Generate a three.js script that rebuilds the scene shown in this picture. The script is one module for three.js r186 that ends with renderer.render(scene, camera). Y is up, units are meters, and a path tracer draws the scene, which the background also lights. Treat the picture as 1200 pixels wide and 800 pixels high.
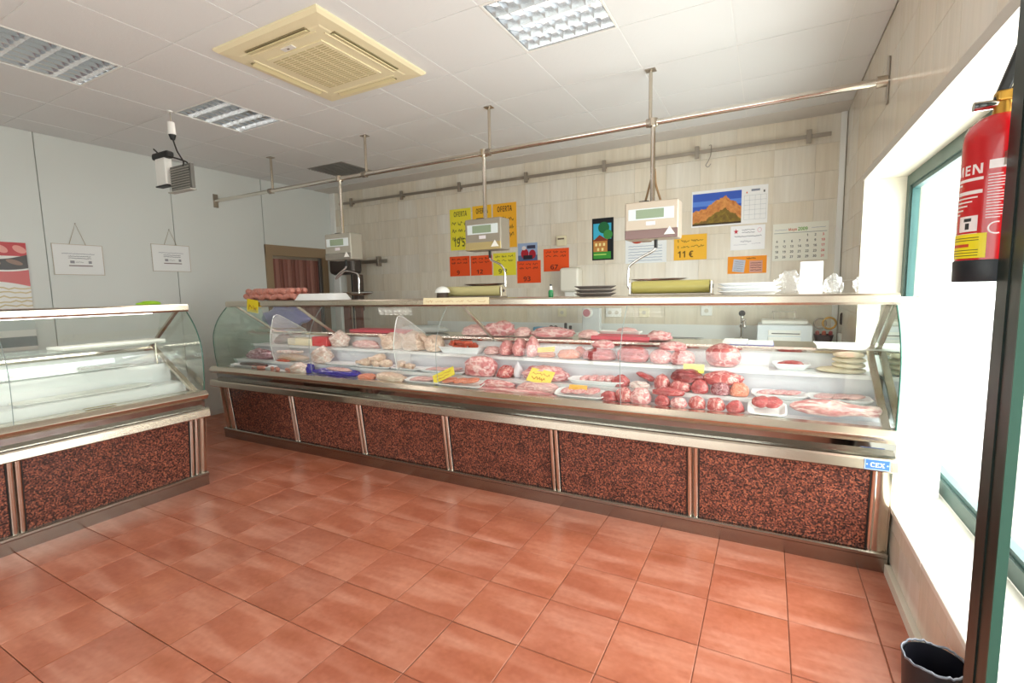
import * as THREE from 'three';
import { RoundedBoxGeometry } from 'three/addons/geometries/RoundedBoxGeometry.js';
import { mergeGeometries } from 'three/addons/utils/BufferGeometryUtils.js';
import { RectAreaLightUniformsLib } from 'three/addons/lights/RectAreaLightUniformsLib.js';

// ---------------------------------------------------------------- camera, sky, daylight, exposure
const scene = new THREE.Scene();
const camera = new THREE.PerspectiveCamera(2 * Math.atan(400 / 562.09) * 180 / Math.PI, 1.5, 0.05, 120);
camera.rotation.order = 'YXZ';
camera.position.set(0, 1.444, 0);
camera.rotation.set(-0.1052, 0.4918, -0.0205);
camera.updateMatrixWorld(true);
const renderer = new THREE.WebGLRenderer({ antialias: true });
renderer.toneMapping = THREE.LinearToneMapping;
renderer.toneMappingExposure = 1.35;
renderer.shadowMap.enabled = true;
RectAreaLightUniformsLib.init();
scene.background = new THREE.Color().setRGB(1.0, 1.0, 1.0);
scene.backgroundIntensity = 2.0;

// room: x from XL to XR, back wall at ZB, street side at ZF, ceiling at C
const XL = -5.987, XR = 0.573, ZB = -5.37, ZF = 1.3, C = 2.976;
const WIN = { z0: -4.28, z1: -0.9, y0: 0.35, y1: 2.17, xf: 0.815 };   // window in the right wall
const SHOP = { x0: -3.6, x1: 0.1, y0: 0.12, y1: 2.5 };                 // glazed shop front behind the camera
function daylight(w, h, pos, look, power) {
  const l = new THREE.RectAreaLight(0xffffff, power, w, h);
  l.position.set(...pos); l.lookAt(...look); l.name = 'daylight'; scene.add(l); return l;
}
daylight(WIN.z1 - WIN.z0, WIN.y1 - WIN.y0, [WIN.xf + 0.1, (WIN.y0 + WIN.y1) / 2, (WIN.z0 + WIN.z1) / 2], [-5, 1.0, (WIN.z0 + WIN.z1) / 2], 6.0);
daylight(SHOP.x1 - SHOP.x0, SHOP.y1 - SHOP.y0, [(SHOP.x0 + SHOP.x1) / 2, (SHOP.y0 + SHOP.y1) / 2, ZF + 0.2], [(SHOP.x0 + SHOP.x1) / 2, 1.2, -5], 1.5);

// ---------------------------------------------------------------- helpers
const V3 = (x, y, z) => new THREE.Vector3(x, y, z);
const fpx = 562.09;
function P(u, v, axis, val) {                     // pixel of the 1200 x 800 frame -> point on the plane axis = val
  const d = V3((u - 600) / fpx, -(v - 400) / fpx, -1).applyQuaternion(camera.quaternion);
  const o = camera.position, k = (val - o.getComponent(axis)) / d.getComponent(axis);
  return o.clone().addScaledVector(d, k);
}
function xAt(u, y, z) {                            // x of the point at height y, depth z that shows in column u
  let a = -7, b = 3;
  for (let i = 0; i < 50; i++) { const m = (a + b) / 2; const p = V3(m, y, z).project(camera); ((p.x + 1) * 600 < u) ? a = m : b = m; }
  return (a + b) / 2;
}
let seedState = 12345;
function rnd() { seedState = (seedState * 1664525 + 1013904223) >>> 0; return seedState / 4294967296; }
const rr = (a, b) => a + (b - a) * rnd();
function hash3(x, y, z) { let h = (x * 374761393 + y * 668265263 + z * 2147483647) | 0; h = Math.imul(h ^ (h >>> 13), 1274126177); h ^= h >>> 16; return (h >>> 0) / 4294967296; }
const sm = t => t * t * (3 - 2 * t);
function noise3(x, y, z) {
  const xi = Math.floor(x), yi = Math.floor(y), zi = Math.floor(z), u = sm(x - xi), v = sm(y - yi), w = sm(z - zi);
  const L = (a, b, t) => a + (b - a) * t;
  return L(L(L(hash3(xi, yi, zi), hash3(xi + 1, yi, zi), u), L(hash3(xi, yi + 1, zi), hash3(xi + 1, yi + 1, zi), u), v),
    L(L(hash3(xi, yi, zi + 1), hash3(xi + 1, yi, zi + 1), u), L(hash3(xi, yi + 1, zi + 1), hash3(xi + 1, yi + 1, zi + 1), u), v), w);
}
function fbm(x, y, z, o = 4) { let s = 0, a = 0.5, t = 0; for (let i = 0; i < o; i++) { s += a * noise3(x, y, z); t += a; a *= 0.5; x *= 2.03; y *= 2.03; z *= 2.03; } return s / t; }
function vn(x, y, per, s) {                        // periodic 2-D noise
  const xi = Math.floor(x), yi = Math.floor(y), u = sm(x - xi), v = sm(y - yi), m = (a, n) => ((a % n) + n) % n;
  const h = (a, b) => hash3(m(a, per[0]), m(b, per[1]), s);
  const a = h(xi, yi), b = h(xi + 1, yi), c = h(xi, yi + 1), d = h(xi + 1, yi + 1);
  return (a + (b - a) * u) * (1 - v) + (c + (d - c) * u) * v;
}
function pf(x, y, fx, fy, s, o = 3) { let r = 0, a = 0.5, t = 0; for (let i = 0; i < o; i++) { r += a * vn(x * fx, y * fy, [fx, fy], s + i * 17); t += a; a *= 0.5; fx *= 2; fy *= 2; } return r / t; }
function tex(w, h, fn, srgb = true) {
  const d = new Uint8Array(w * h * 4);
  for (let j = 0; j < h; j++) for (let i = 0; i < w; i++) { const c = fn(i / w, j / h); for (let k = 0; k < 3; k++) d[(j * w + i) * 4 + k] = Math.max(0, Math.min(255, c[k])); d[(j * w + i) * 4 + 3] = 255; }
  const t = new THREE.DataTexture(d, w, h); t.wrapS = t.wrapT = THREE.RepeatWrapping; t.magFilter = THREE.LinearFilter; t.minFilter = THREE.LinearMipmapLinearFilter; t.generateMipmaps = true;
  if (srgb) t.colorSpace = THREE.SRGBColorSpace; t.needsUpdate = true; return t;
}
const mix = (a, b, t) => a.map((v, i) => v + (b[i] - v) * Math.max(0, Math.min(1, t)));
function canvasTex(w, h, draw) {
  const c = document.createElement('canvas'); c.width = w; c.height = h; const g = c.getContext('2d'); draw(g, w, h);
  const t = new THREE.CanvasTexture(c); t.colorSpace = THREE.SRGBColorSpace; return t;
}
const std = (color, roughness = 0.6, metalness = 0, o = {}) => new THREE.MeshStandardMaterial({ color, roughness, metalness, ...o });
const phys = (color, o) => new THREE.MeshPhysicalMaterial({ color, ...o });

const taken = {};
function numbered(n) { const k = taken[n] = (taken[n] ?? -1) + 1; return k ? n + '_' + String(k).padStart(3, '0') : n; }
function thing(name, label, category, pos = [0, 0, 0], ry = 0, group) {
  const o = new THREE.Group(); o.name = numbered(name); o.position.set(...pos); o.rotation.y = ry; o.userData = { label, category };
  if (group) o.userData.group = group; scene.add(o); return o;
}
function part(parent, name, geo, m, pos, rot) {
  const o = new THREE.Mesh(geo, m); o.name = name; if (pos) o.position.set(...pos); if (rot) o.rotation.set(...rot); parent.add(o); return o;
}
function solo(name, label, category, geo, m, pos, rot, group) {
  const o = new THREE.Mesh(geo, m); o.name = numbered(name); if (pos) o.position.set(...pos); if (rot) o.rotation.set(...rot);
  o.userData = { label, category }; if (group) o.userData.group = group; scene.add(o); return o;
}
function struct(name, geo, m, pos, rot) { const o = new THREE.Mesh(geo, m); o.name = name; if (pos) o.position.set(...pos); if (rot) o.rotation.set(...rot); o.userData = { kind: 'structure' }; scene.add(o); return o; }
const box = (w, h, d) => new THREE.BoxGeometry(w, h, d);
const rbox = (w, h, d, r = 0.006, s = 1) => new RoundedBoxGeometry(w, h, d, s, Math.min(r, w / 2.05, h / 2.05, d / 2.05));
const tr = (g, x, y, z) => g.translate(x, y, z);
const boxAt = (x0, x1, y0, y1, z0, z1) => tr(box(x1 - x0, y1 - y0, z1 - z0), (x0 + x1) / 2, (y0 + y1) / 2, (z0 + z1) / 2);
const rboxAt = (x0, x1, y0, y1, z0, z1, r) => tr(rbox(x1 - x0, y1 - y0, z1 - z0, r), (x0 + x1) / 2, (y0 + y1) / 2, (z0 + z1) / 2);
const cyl = (r0, r1, h, n = 16) => new THREE.CylinderGeometry(r0, r1, h, n);
function tube(pts, r, n = 8, seg) { const c = new THREE.CatmullRomCurve3(pts.map(p => V3(...p)), false, 'catmullrom', 0.3); return new THREE.TubeGeometry(c, seg ?? pts.length * 5, r, n, false); }
function rod(a, b, r, n = 10) { const A = V3(...a), B = V3(...b), g = cyl(r, r, A.distanceTo(B), n); g.applyQuaternion(new THREE.Quaternion().setFromUnitVectors(V3(0, 1, 0), B.clone().sub(A).normalize())); return tr(g, (A.x + B.x) / 2, (A.y + B.y) / 2, (A.z + B.z) / 2); }
function merge(gs) { return mergeGeometries(gs.map(g => { const n = g.index ? g.toNonIndexed() : g; for (const k of Object.keys(n.attributes)) if (!['position', 'normal', 'uv'].includes(k)) n.deleteAttribute(k); return n; })); }
function prism(pts, x0, x1) {                      // polygon of [z, y] pulled along x
  const s = new THREE.Shape(pts.map(p => new THREE.Vector2(p[0], p[1])));
  const g = new THREE.ExtrudeGeometry(s, { depth: x1 - x0, bevelEnabled: false });
  g.applyMatrix4(new THREE.Matrix4().set(0, 0, -1, x1, 0, 1, 0, 0, 1, 0, 0, 0, 0, 0, 0, 1)); return g;
}
function planarUV(g, a, b, s = 1, ou = 0, ov = 0) { const p = g.attributes.position, u = g.attributes.uv; for (let i = 0; i < p.count; i++) u.setXY(i, p.getComponent(i, a) * s + ou, p.getComponent(i, b) * s + ov); return g; }
function slab(outline, t) { const s = new THREE.Shape(outline.map(p => new THREE.Vector2(...p))); return new THREE.ExtrudeGeometry(s, { depth: t, bevelEnabled: false }); }

// ---------------------------------------------------------------- materials
const steel = std(0xcdc3b4, 0.24, 1), steelBright = std(0xdcd6cc, 0.14, 1), steelDull = std(0xaaa196, 0.38, 1), mirror = std(0x9a9a98, 0.06, 1);
const plinthSteel = std(0x9c9389, 0.26, 1), chrome = std(0xe2e2e2, 0.08, 1), black = std(0x151515, 0.5), darkGrey = std(0x3c3b3c, 0.6), white = std(0xf2f2ee, 0.45), paper = std(0xf6f5f2, 0.85);
const foam = std(0xf4f5f6, 0.55), enamel = std(0xf1f1f3, 0.3), greyPlastic = std(0xbdb7aa, 0.45), beigePlastic = std(0xe8dfbf, 0.45);
const glass = phys(0xfafdfb, { transmission: 1, thickness: 0, roughness: 0.02, ior: 1.5 });
const greenGlass = phys(0xeaf5ef, { transmission: 1, thickness: 0, roughness: 0.02, ior: 1.5 });
const clearPlastic = phys(0xffffff, { transmission: 0.85, thickness: 0, roughness: 0.15, ior: 1.45 });
const greenFrame = std(0x12302a, 0.4), tealFrame = std(0x2c5654, 0.45), cord = std(0x1a1614, 0.6), brass = std(0xc79a4a, 0.3, 1);

const floorTex = tex(512, 512, (u, v) => {
  const a = pf(u, v, 6, 6, 3, 4), b = pf(u + v * 0.0, v, 3, 14, 9, 4), c = pf(u, v, 60, 60, 31, 2);
  let k = mix([176, 100, 74], [200, 126, 98], (a - 0.3) * 1.5); k = mix(k, [216, 156, 134], (b - 0.5) * 2.0); k = mix(k, [160, 84, 52], (0.45 - b) * 1.8);
  return k.map(x => x + (c - 0.5) * 14);
});
const tileMats = [0xf8f8fa, 0xf4f2f2, 0xfaf8f6, 0xf0eeee].map(c => std(c, 0.33, 0, { map: floorTex }));
const groutFloor = std(0x9c6c56, 0.8);
const wallTex = tex(512, 512, (u, v) => {
  const a = pf(u, v, 24, 2, 3, 3), b = pf(u, v, 6, 3, 8, 3), c = pf(u, v, 90, 6, 12, 2);
  let k = mix([224, 216, 201], [234, 228, 216], (a - 0.25) * 1.8); k = mix(k, [228, 218, 200], (b - 0.5) * 2); return k.map(x => x + (c - 0.5) * 10);
});
const wallTileMats = [0xffffff, 0xfcf9f4, 0xfefbf6].map(c => std(c, 0.16, 0, { map: wallTex }));
const groutWall = std(0xe6e0d2, 0.8);
const ceilBump = tex(256, 256, (u, v) => { const a = hash3(Math.floor(u * 256), Math.floor(v * 256), 5), b = pf(u, v, 40, 40, 4, 2); const k = 170 + (b - 0.5) * 80 + (a > 0.93 ? -90 : 0); return [k, k, k]; }, false);
const ceilMat = std(0xe6e8e8, 0.9, 0, { bumpMap: ceilBump, bumpScale: 0.0012 }), tbar = std(0xecedec, 0.6), plaster = std(0xdcd8d2, 0.9);
const panelMat = std(0xdadedb, 0.4), panelJoint = std(0xa9ada9, 0.6);
const granPal = [[40, 30, 30], [58, 38, 34], [84, 50, 42], [106, 60, 48], [122, 70, 54], [142, 86, 66], [66, 44, 42], [96, 58, 50]];
const granTex = tex(512, 512, (u, v) => {
  const N = 112, x = u * N, y = v * N, xi = Math.floor(x), yi = Math.floor(y), m = a => ((a % N) + N) % N; let best = 9, id = 0;
  for (let a = -1; a <= 1; a++) for (let b = -1; b <= 1; b++) { const cx = xi + a, cy = yi + b, dx = cx + hash3(m(cx), m(cy), 1) - x, dy = cy + hash3(m(cx), m(cy), 2) - y, d = dx * dx + dy * dy; if (d < best) { best = d; id = hash3(m(cx), m(cy), 3); } }
  const k = granPal[Math.floor(id * 8)], n = 1.03 + 0.25 * pf(u, v, 12, 12, 21, 2); return k.map(c => c * n);
});
const granite = std(0xffffff, 0.22, 0, { map: granTex });
function meatTex(base, alt, fat, seed, amount, f = 10) {
  base = base.map(v => v * 0.88); alt = alt.map(v => v * 0.94);
  return tex(256, 256, (u, v) => { const a = pf(u, v, f, f, seed, 4), b = pf(u, v, f * 2, f, seed + 50, 3), c = pf(u, v, 40, 40, seed + 90, 2); let k = mix(base, alt, (a - 0.3) * 2.2); const w = Math.abs(b - 0.5); k = mix(k, fat, (amount - w) / amount * 0.8); return k.map(x => x + (c - 0.5) * 44); });
}
const wet = (map, r = 0.32) => new THREE.MeshPhysicalMaterial({ map, roughness: r, clearcoat: 0.35, clearcoatRoughness: 0.25 });
const M = {
  beef: wet(meatTex([172, 52, 58], [206, 86, 88], [238, 196, 188], 1, 0.05)),
  beefFat: wet(meatTex([184, 66, 70], [216, 110, 108], [246, 222, 212], 14, 0.11)),
  beefDark: wet(meatTex([128, 36, 44], [170, 60, 64], [214, 160, 156], 23, 0.04)),
  pork: wet(meatTex([224, 128, 130], [238, 164, 160], [250, 224, 218], 31, 0.08)),
  porkPale: wet(meatTex([236, 168, 168], [246, 198, 192], [252, 232, 226], 42, 0.1)),
  rib: wet(meatTex([222, 120, 126], [240, 170, 168], [252, 230, 226], 55, 0.14, 9)),
  chicken: wet(meatTex([240, 204, 178], [246, 216, 196], [252, 236, 222], 61, 0.08)),
  fat: wet(meatTex([246, 226, 218], [250, 238, 232], [226, 130, 128], 74, 0.03)),
  salmon: wet(meatTex([232, 124, 96], [240, 150, 120], [250, 206, 184], 83, 0.06)),
  chorizo: wet(meatTex([204, 62, 30], [226, 90, 44], [240, 150, 100], 91, 0.03)),
  dark: wet(meatTex([58, 28, 30], [92, 44, 42], [130, 80, 74], 99, 0.04)),
  lamb: wet(meatTex([214, 130, 132], [244, 206, 198], [252, 236, 230], 151, 0.16, 6)),
  link: wet(meatTex([206, 118, 104], [222, 146, 128], [240, 190, 172], 105, 0.06)),
};
const tagYellow = 0xf2d33a;

// ---------------------------------------------------------------- room shell
const wallT = 0.25;
// floor
{
  const floor = struct('floor', boxAt(XL - wallT, XR + wallT, -0.12, -0.006, ZB - wallT, ZF + wallT), groutFloor);
  const t = 0.3266, gx = -0.8624, gz = -1.6073, vars = [];
  function tileGeo(w, d, ou, ov) { const g = new THREE.BufferGeometry(), e = 0.0025, y = [0, -0.002, -0.008]; const ring = k => { const i = k === 0 ? e : 0; return [[-w / 2 + i, y[k], d / 2 - i], [w / 2 - i, y[k], d / 2 - i], [w / 2 - i, y[k], -d / 2 + i], [-w / 2 + i, y[k], -d / 2 + i]]; };
    const R0 = ring(0), R1 = ring(1), pos = [], q = (a, b, c, d2) => pos.push(...a, ...b, ...c, ...a, ...c, ...d2); q(R0[0], R0[1], R0[2], R0[3]); for (let i = 0; i < 4; i++) { const j = (i + 1) % 4; q(R1[i], R1[j], R0[j], R0[i]); }
    g.setAttribute('position', new THREE.Float32BufferAttribute(pos, 3)); g.setAttribute('uv', new THREE.Float32BufferAttribute(new Array(pos.length / 3 * 2).fill(0), 2)); g.computeVertexNormals(); return planarUV(g, 0, 2, 0.9, ou, ov); }
  for (let i = 0; i < 14; i++) vars.push(tileGeo(t - 0.0025, t - 0.0025, rnd(), rnd()));
  const rest = [];
  for (let i = -17; i <= 5; i++) for (let j = -13; j <= 9; j++) {
    const x0 = Math.max(gx + i * t, XL), x1 = Math.min(gx + (i + 1) * t, XR), z0 = Math.max(gz + j * t, ZB), z1 = Math.min(gz + (j + 1) * t, ZF);
    if (x1 - x0 < 0.03 || z1 - z0 < 0.03) continue;
    const cx = (x0 + x1) / 2, cz = (z0 + z1) / 2, seen = cz > -3.0 && cz < -0.2 && cx > -5.2 || (cx < -4.8 && cz < -2.0 && cz > -4.2);
    const full = x1 - x0 > t - 0.01 && z1 - z0 > t - 0.01;
    const g = full && seen ? vars[Math.floor(rnd() * 14)] : tileGeo(x1 - x0 - 0.0025, z1 - z0 - 0.0025, rnd(), rnd());
    if (seen) { const o = part(floor, 'floor_tile', g, tileMats[Math.floor(rnd() * 4)], [cx, rr(-0.0006, 0.0006), cz]); if (full) o.rotation.y = 0; }
    else rest.push(tr(g.clone(), cx, 0, cz));
  }
  const r = part(floor, 'floor_tiling', merge(rest), tileMats[0]); r.userData.kind = 'stuff';
}
// ceiling
const ceilX0 = -0.2313, ceilZ0 = -3.5653, CM = 0.6;
{
  const ceiling = struct('ceiling', boxAt(XL - wallT, XR + wallT, C + 0.16, C + 0.3, ZB - wallT, ZF + wallT), plaster);
  const zEnd = -5.06;
  part(ceiling, 'plaster_strip', boxAt(XL, XR, C - 0.004, C + 0.16, ZB, zEnd), plaster);
  const skip = new Set(['-2,1', '-7,1', '-7,3', '-8,-2']), pg = planarUV(box(CM - 0.007, 0.014, CM - 0.007), 0, 2, 1.6);
  const cas = { x0: -3.0, x1: -2.26, z0: -2.77, z1: -2.0 };
  for (let i = -10; i <= 1; i++) for (let j = -3; j <= 8; j++) {
    if (skip.has(i + ',' + j)) continue;
    const x0 = Math.max(ceilX0 + i * CM, XL), x1 = Math.min(ceilX0 + (i + 1) * CM, XR), z0 = Math.max(ceilZ0 + j * CM, zEnd), z1 = Math.min(ceilZ0 + (j + 1) * CM, ZF);
    if (x1 - x0 < 0.03 || z1 - z0 < 0.03) continue;
    const full = x1 - x0 > CM - 0.01 && z1 - z0 > CM - 0.01;
    part(ceiling, 'ceiling_panel', full ? pg : planarUV(box(x1 - x0 - 0.007, 0.014, z1 - z0 - 0.007), 0, 2, 1.6), ceilMat, [(x0 + x1) / 2, C + 0.007, (z0 + z1) / 2]);
  }
  for (let i = -9; i <= 1; i++) part(ceiling, 'ceiling_bar', boxAt(ceilX0 + i * CM - 0.011, ceilX0 + i * CM + 0.011, C + 0.003, C + 0.03, zEnd, ZF), tbar);
  for (let j = -2; j <= 8; j++) part(ceiling, 'ceiling_bar', boxAt(XL, XR, C + 0.0031, C + 0.028, ceilZ0 + j * CM - 0.011, ceilZ0 + j * CM + 0.011), tbar);
}
// wall tiles: w x h pieces on a wall, with openings
function tileWall(wall, axis, at, out, a0, a1, y0, y1, w, h, holes = []) {      // axis 'x': wall along x at z=at ; 'z': wall along z at x=at ; out = which way it faces
  const vars = {}, T = 0.008;
  for (let a = a0; a < a1 - 0.01; a += w) for (let y = y1; y > y0 + 0.01; y -= h) {
    let p = [a, Math.min(a + w, a1), Math.max(y - h, y0), y];
    let pieces = [p];
    for (const q of holes) { const nx = []; for (const [b0, b1, c0, c1] of pieces) {
      if (b1 <= q[0] + 1e-4 || b0 >= q[1] - 1e-4 || c1 <= q[2] + 1e-4 || c0 >= q[3] - 1e-4) { nx.push([b0, b1, c0, c1]); continue; }
      if (b0 < q[0]) nx.push([b0, q[0], c0, c1]); if (b1 > q[1]) nx.push([q[1], b1, c0, c1]);
      const m0 = Math.max(b0, q[0]), m1 = Math.min(b1, q[1]); if (c0 < q[2]) nx.push([m0, m1, c0, q[2]]); if (c1 > q[3]) nx.push([m0, m1, q[3], c1]); } pieces = nx; }
    for (const [b0, b1, c0, c1] of pieces) {
      const ww = b1 - b0 - 0.002, hh = c1 - c0 - 0.002; if (ww < 0.012 || hh < 0.012) continue;
      const k = ww.toFixed(3) + hh.toFixed(3) + Math.floor(rnd() * 6);
      const g = vars[k] ??= planarUV(axis === 'x' ? box(ww, hh, T) : box(T, hh, ww), axis === 'x' ? 0 : 2, 1, 0.8, rnd(), rnd());
      const m = (b0 + b1) / 2, n = (c0 + c1) / 2, o = at + out * T / 2;
      part(wall, 'wall_tile', g, wallTileMats[Math.floor(rnd() * 3)], axis === 'x' ? [m, n, o] : [o, n, m]);
    }
  }
}
{
  const back = struct('wall_back', boxAt(XL - wallT, XR + wallT, -0.12, C + 0.3, ZB - 0.008 - wallT, ZB - 0.008), groutWall);
  tileWall(back, 'x', ZB - 0.008, 1, XL, XR, 0.9, C, 0.333, 0.25);
  part(back, 'corner_strip', boxAt(XR - 0.05, XR - 0.006, 0.9, C, ZB, ZB + 0.02), white);
  part(back, 'corner_strip', boxAt(XL + 0.004, XL + 0.09, 0.9, C, ZB, ZB + 0.03), white);
  const D = { z0: -5.22, z1: -4.21, y1: 2.12 };
  const lw = [boxAt(XL - wallT, XL - 0.012, -0.12, C + 0.3, D.z1, ZF + wallT), boxAt(XL - wallT, XL - 0.012, D.y1, C + 0.3, D.z0, D.z1), boxAt(XL - wallT, XL - 0.012, -0.12, C + 0.3, ZB - wallT, D.z0)];
  const left = struct('wall_left', merge(lw), panelJoint);
  const seams = [ZF, 0.28, -0.85, -1.975, -3.1, -4.21];
  for (let i = 0; i < 5; i++) part(left, 'wall_panel', boxAt(XL - 0.012, XL, 0, C, seams[i + 1] + 0.004, seams[i] - 0.004), panelMat);
  part(left, 'wall_panel', boxAt(XL - 0.012, XL, D.y1, C, -5.366, -4.218), panelMat);
  part(left, 'wall_panel', boxAt(XL - 0.012, XL, 0, D.y1, -5.366, D.z0), panelMat);
  const st = struct('baseboard_left', boxAt(XL, XL + 0.012, 0, 0.07, D.z1, ZF), panelMat);
  // doorway in the left wall
  const door = struct('door_1', boxAt(XL - wallT - 0.02, XL - wallT + 0.02, 0, D.y1, D.z0, D.z1), std(0x5a4434, 0.8));
  const frameM = std(0x9b8468, 0.55);
  part(door, 'door_frame', boxAt(XL - 0.1, XL + 0.02, 0, D.y1, D.z1 - 0.09, D.z1 + 0.01), frameM);
  part(door, 'door_frame', boxAt(XL - 0.1, XL + 0.02, 0, D.y1, D.z0 - 0.01, D.z0 + 0.09), frameM);
  part(door, 'door_lintel', boxAt(XL - 0.1, XL + 0.021, D.y1 - 0.13, D.y1 + 0.01, D.z0 - 0.01, D.z1 + 0.01), frameM);
  part(door, 'curtain_rail', boxAt(XL - 0.04, XL - 0.015, D.y1 - 0.17, D.y1 - 0.13, D.z0 + 0.09, D.z1 - 0.09), steelDull);
  const cm = [std(0x8c5a50, 0.6), std(0x7a4a3e, 0.6), std(0x9a6a5e, 0.6)];
  const z0 = D.z0 + 0.09, z1 = D.z1 - 0.09, n = 13; for (let i = 0; i < n; i++) { const a = z0 + (z1 - z0) * i / n; part(door, 'curtain_strip', tr(new THREE.CylinderGeometry((z1 - z0) / n * 0.55, (z1 - z0) / n * 0.55, D.y1 - 0.2, 8).scale(0.3, 1, 1), XL - 0.03, (D.y1 - 0.2) / 2 + 0.03, a + (z1 - z0) / n / 2), cm[i % 3]); }
}
{
  // right wall with the deep window recess
  const xo = WIN.xf + 0.1, X = XR + 0.008;
  const gs = [boxAt(X, xo, -0.12, WIN.y0 - 0.03, ZB - wallT, ZF + wallT), boxAt(X, xo, WIN.y1 + 0.012, C + 0.3, ZB - wallT, ZF + wallT), boxAt(X, xo, WIN.y0 - 0.03, WIN.y1 + 0.012, ZB - wallT, WIN.z0 - 0.012), boxAt(X, xo, WIN.y0 - 0.03, WIN.y1 + 0.012, WIN.z1 + 0.012, ZF + wallT)];
  const right = struct('wall_right', merge(gs), groutWall);
  tileWall(right, 'z', X, -1, ZB + 0.004, ZF, 0.055, C, 0.333, 0.25, [[WIN.z0, WIN.z1, WIN.y0 - 0.03, WIN.y1]]);
  const reveal = std(0xf0ead9, 0.35);
  part(right, 'reveal', boxAt(XR, WIN.xf, WIN.y0, WIN.y1, WIN.z0 - 0.012, WIN.z0), reveal);
  part(right, 'reveal', boxAt(XR, WIN.xf, WIN.y0, WIN.y1, WIN.z1, WIN.z1 + 0.012), reveal);
  part(right, 'reveal', boxAt(XR, WIN.xf, WIN.y1, WIN.y1 + 0.012, WIN.z0, WIN.z1), reveal);
  part(right, 'opening_edge', boxAt(XR - 0.006, XR + 0.014, WIN.y1 + 0.001, WIN.y1 + 0.05, WIN.z0 - 0.03, WIN.z1 + 0.03), std(0xc9c4ba, 0.4));
  const sillM = std(0xf1ede2, 0.25);
  let z = WIN.z0; while (z < WIN.z1 - 0.01) { const e = Math.min(z + 0.65, WIN.z1); part(right, 'sill_slab', rboxAt(XR - 0.012, WIN.xf, WIN.y0 - 0.03, WIN.y0, z + 0.0015, e - 0.0015, 0.006), sillM); z = e; }
  const base = struct('baseboard_right', boxAt(XR - 0.022, XR + 0.008, 0, 0.05, -2.86, ZF), std(0xe4dfd0, 0.4));
  const win = struct('window_1', merge([boxAt(WIN.xf, WIN.xf + 0.06, WIN.y0, WIN.y0 + 0.075, WIN.z0, WIN.z1), boxAt(WIN.xf, WIN.xf + 0.06, WIN.y1 - 0.075, WIN.y1, WIN.z0, WIN.z1), boxAt(WIN.xf, WIN.xf + 0.06, WIN.y0 + 0.075, WIN.y1 - 0.075, WIN.z0, WIN.z0 + 0.075), boxAt(WIN.xf, WIN.xf + 0.06, WIN.y0 + 0.075, WIN.y1 - 0.075, WIN.z1 - 0.075, WIN.z1)]), std(0x4b635c, 0.5));
  part(win, 'mullion', boxAt(WIN.xf + 0.005, WIN.xf + 0.055, WIN.y0 + 0.075, WIN.y1 - 0.075, -1.36, -1.3), tealFrame);
  part(win, 'pane', boxAt(WIN.xf + 0.03, WIN.xf + 0.034, WIN.y0 + 0.07, WIN.y1 - 0.07, WIN.z0 + 0.07, -1.36), glass);
  part(win, 'pane', boxAt(WIN.xf + 0.03, WIN.xf + 0.034, WIN.y0 + 0.07, WIN.y1 - 0.07, -1.3, WIN.z1 - 0.07), glass);
  for (const [a, b, c, d] of [[WIN.y0 + 0.075, WIN.y0 + 0.1, WIN.z0 + 0.075, -1.36], [WIN.y1 - 0.1, WIN.y1 - 0.075, WIN.z0 + 0.075, -1.36]]) part(win, 'sash', boxAt(WIN.xf + 0.012, WIN.xf + 0.05, a, b, c, d), tealFrame);
  part(win, 'sash', boxAt(WIN.xf + 0.012, WIN.xf + 0.05, WIN.y0 + 0.1, WIN.y1 - 0.1, WIN.z0 + 0.075, WIN.z0 + 0.1), tealFrame);
  // street side with the glazed shop front
  const f = SHOP, fg = [boxAt(XL - wallT, f.x0, -0.12, C + 0.3, ZF, ZF + wallT), boxAt(f.x1, xo, -0.12, C + 0.3, ZF, ZF + wallT), boxAt(f.x0, f.x1, f.y1, C + 0.3, ZF, ZF + wallT), boxAt(f.x0, f.x1, -0.12, f.y0, ZF, ZF + wallT)];
  struct('wall_front', merge(fg), plaster);
  const w2 = struct('window_2', merge([boxAt(f.x0, f.x1, f.y0, f.y0 + 0.07, ZF + 0.06, ZF + 0.12), boxAt(f.x0, f.x1, f.y1 - 0.07, f.y1, ZF + 0.06, ZF + 0.12), boxAt(f.x0, f.x0 + 0.07, f.y0, f.y1, ZF + 0.06, ZF + 0.12), boxAt(f.x1 - 0.07, f.x1, f.y0, f.y1, ZF + 0.06, ZF + 0.12)]), greenFrame);
  for (let i = 0; i < 3; i++) { const a = f.x0 + (f.x1 - f.x0) * i / 3; part(w2, 'pane', boxAt(a + 0.03, a + (f.x1 - f.x0) / 3 - 0.03, f.y0 + 0.06, f.y1 - 0.06, ZF + 0.088, ZF + 0.092), glass); if (i) part(w2, 'mullion', boxAt(a - 0.03, a + 0.03, f.y0 + 0.07, f.y1 - 0.07, ZF + 0.065, ZF + 0.115), greenFrame); }
  struct('pavement', boxAt(-20, 20, -0.3, -0.15, -20, 20), std(0xcfcac0, 0.9));
}

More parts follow.
